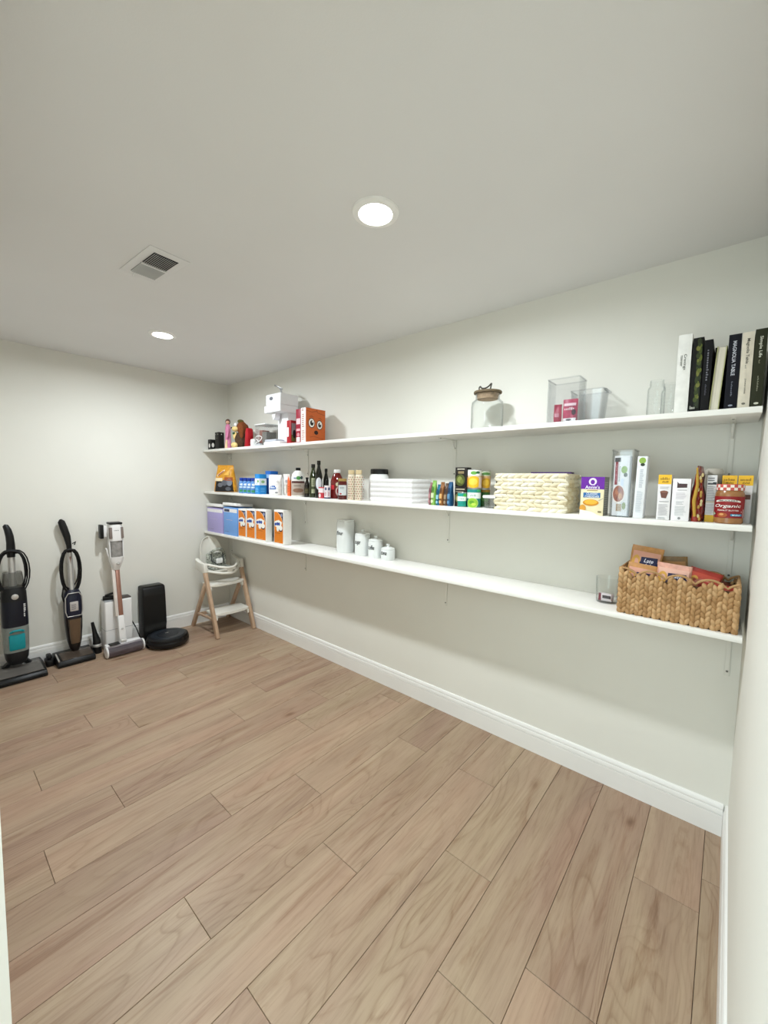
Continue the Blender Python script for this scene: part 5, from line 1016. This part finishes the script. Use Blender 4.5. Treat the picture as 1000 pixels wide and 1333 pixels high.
orange_pack(0.767, 0.906, -0.245, -0.175, 0.270, 'second from left of the orange and white cartons')
orange_pack(0.916, 1.075, -0.245, -0.185, 0.275, 'third from left of the orange and white cartons')
orange_pack(1.19, 1.322, -0.245, -0.165, 0.285, 'rightmost orange and white carton, standing apart')
cer_m = M('white_ceramic', 'e9ecea', 0.2, var=0.01, coat=0.3)
for (x, hw, h, txt, lab) in ((1.868, 0.058, 0.235, 'flour', 'tallest white ceramic canister lettered in black script'), (2.045, 0.049, 0.148, 'sugar', 'second tallest white ceramic canister with knob lid'), (2.172, 0.045, 0.117, 'coffee', 'third white ceramic canister, between two others'), (2.287, 0.043, 0.072, 'tea', 'smallest white ceramic canister at right of the set')):
    t = thing('ceramic_canister', lab, 'canister', (x, -0.078, z), 0, 'white ceramic canister set')
    MB().lathe([(hw * 0.95, 0), (hw, 0.006), (hw, h - 0.012), (hw * 0.97, h - 0.004), (hw * 0.94, h - 0.002)], 40, pw=3.2).build('canister_body', cer_m, t)
    ld = MB().lathe([(hw * 0.97, h - 0.0015), (hw * 0.99, h + 0.002), (hw * 0.97, h + 0.008), (hw * 0.6, h + (0.015 if h < 0.2 else 0.0095)), (0.012, h + (0.018 if h < 0.2 else 0.01))], 40, pw=3.2).build('lid', cer_m, t)
    if h < 0.2: MB().lathe([(0.009, h + 0.016), (0.008, h + 0.022), (0.013, h + 0.028), (0.012, h + 0.034), (0.001, h + 0.037)], 18).build('lid_knob', cer_m, ld)
    th = min(0.032, h * 0.36); prints(t, hw * 1.5, th, [('T', txt, 0.5, 0.5, 0.75 if txt != 'coffee' else 0.85, 0.95, '1d1d1f', 0, 0.3)], flat((-hw * 0.75, -hw - 0.0008, h * 0.5 if h < 0.2 else h * 0.56), (1, 0, 0), (0, 0, 1)))
t = thing('glass_tumbler', 'wide clear glass tumbler left of the brown basket', 'glass', (3.638, -0.12, z))
MB().lathe([(0.040, 0), (0.043, 0.003), (0.047, 0.115), (0.0455, 0.116), (0.041, 0.008), (0.002, 0.007)], 36).build('glass_body', clear_g, t)
carton('candy_bar', 'small white and maroon wrapped bar inside the glass tumbler', 'candy bar', 3.609, 3.662, -0.145, -0.132, z + 0.0085, 0.035, 'd9cfd2', [('R', 0, 0, 0.2, 1, '7a2a38'), ('R', 0.3, 0.35, 0.95, 0.75, '3a3034')])
carton('candy_bar', 'second wrapped bar lying behind in the glass tumbler', 'candy bar', 3.612, 3.665, -0.122, -0.108, z + 0.0085, 0.028, 'b9aeb4', [('R', 0.1, 0.3, 0.9, 0.6, '55464c')])
# brown scalloped basket with crisp packets
hy_w = [M('hyacinth_a', 'b08a5e', 0.75, var=0.12, scale=50), M('hyacinth_b', 'a37d52', 0.75, var=0.12, scale=50), M('hyacinth_c', 'bf9a6e', 0.75, var=0.12, scale=50)]
def scallop(u):
    q = (u * 4 + 0.35) % 1.0
    return 0.166 + 0.026 * math.sin(PI * q) ** 0.7 - 0.006 * u
basket('seagrass_basket', 'brown braided basket with wavy rim full of snack bags', 3.700, 4.094, -0.258, -0.05, z, scallop, 0.0152, 0.0215, hy_w, M('brown_gap_shade', '4c3720', 0.9), True, 9)
def chip(x, y, zz, w, h, col, face, tilt, lab, seed, brand=True):
    sh = [('R', 0.06, 0.10, 0.94, 0.86, col[1]), ('E', 0.2, 0.55, 0.14, 0.2, 'd6a24a')]
    if brand: sh += [('P', [(0.3, 0.40), (0.92, 0.42), (0.86, 0.74), (0.36, 0.72)], '1c1c44'), ('T', 'Late', 0.6, 0.64, 0.3, 0.10, 'e9e6ee', 0, 0.3), ('T', 'July', 0.62, 0.51, 0.3, 0.11, 'e9e6ee', 0, 0.3)]
    else: sh += [('E', 0.5, 0.5, 0.3, 0.2, 'e0907c')]
    return bag('chip_packet', lab, 'snack bag', x, y, zz, w, 0.030, h, col[0], face, sh, 'snack bags in the brown basket', seed, tilt=tilt, rough=0.3)
GOLD, PINKC, REDC = ('c08a52', 'd9a08a'), ('d8a08c', 'e0b09c'), ('a8382c', 'c0503e')
chip(3.772, -0.158, z + 0.112, 0.115, 0.165, GOLD, 2, (-8, 6), 'tallest snack bag with dark blue badge at left of basket', 31)
chip(3.770, -0.212, z + 0.082, 0.105, 0.128, GOLD, 0, (-4, 5), 'gold snack bag low behind the basket rim at left', 32)
chip(3.882, -0.208, z + 0.092, 0.115, 0.132, PINKC, -2, (-4, 3), 'pink snack bag with dark blue badge at middle front of basket', 33)
chip(3.882, -0.118, z + 0.092, 0.110, 0.150, ('8a6a3a', 'b98a56'), 0, (-10, -6), 'olive snack bag peeking up at the back of the basket', 34, True)
chip(3.962, -0.165, z + 0.085, 0.105, 0.125, REDC, 6, (-10, 14), 'red snack bag leaning in the right half of basket', 35, False)
chip(3.985, -0.105, z + 0.066, 0.100, 0.110, ('8c4a3a', 'a86a54'), 4, (-12, 20), 'brownish red snack bag behind at right of basket', 36, False)
chip(4.020, -0.205, z + 0.062, 0.090, 0.105, ('b8443a', 'd0685a'), 8, (-3, 4), 'low bright red snack bag at right front of basket', 37, False)
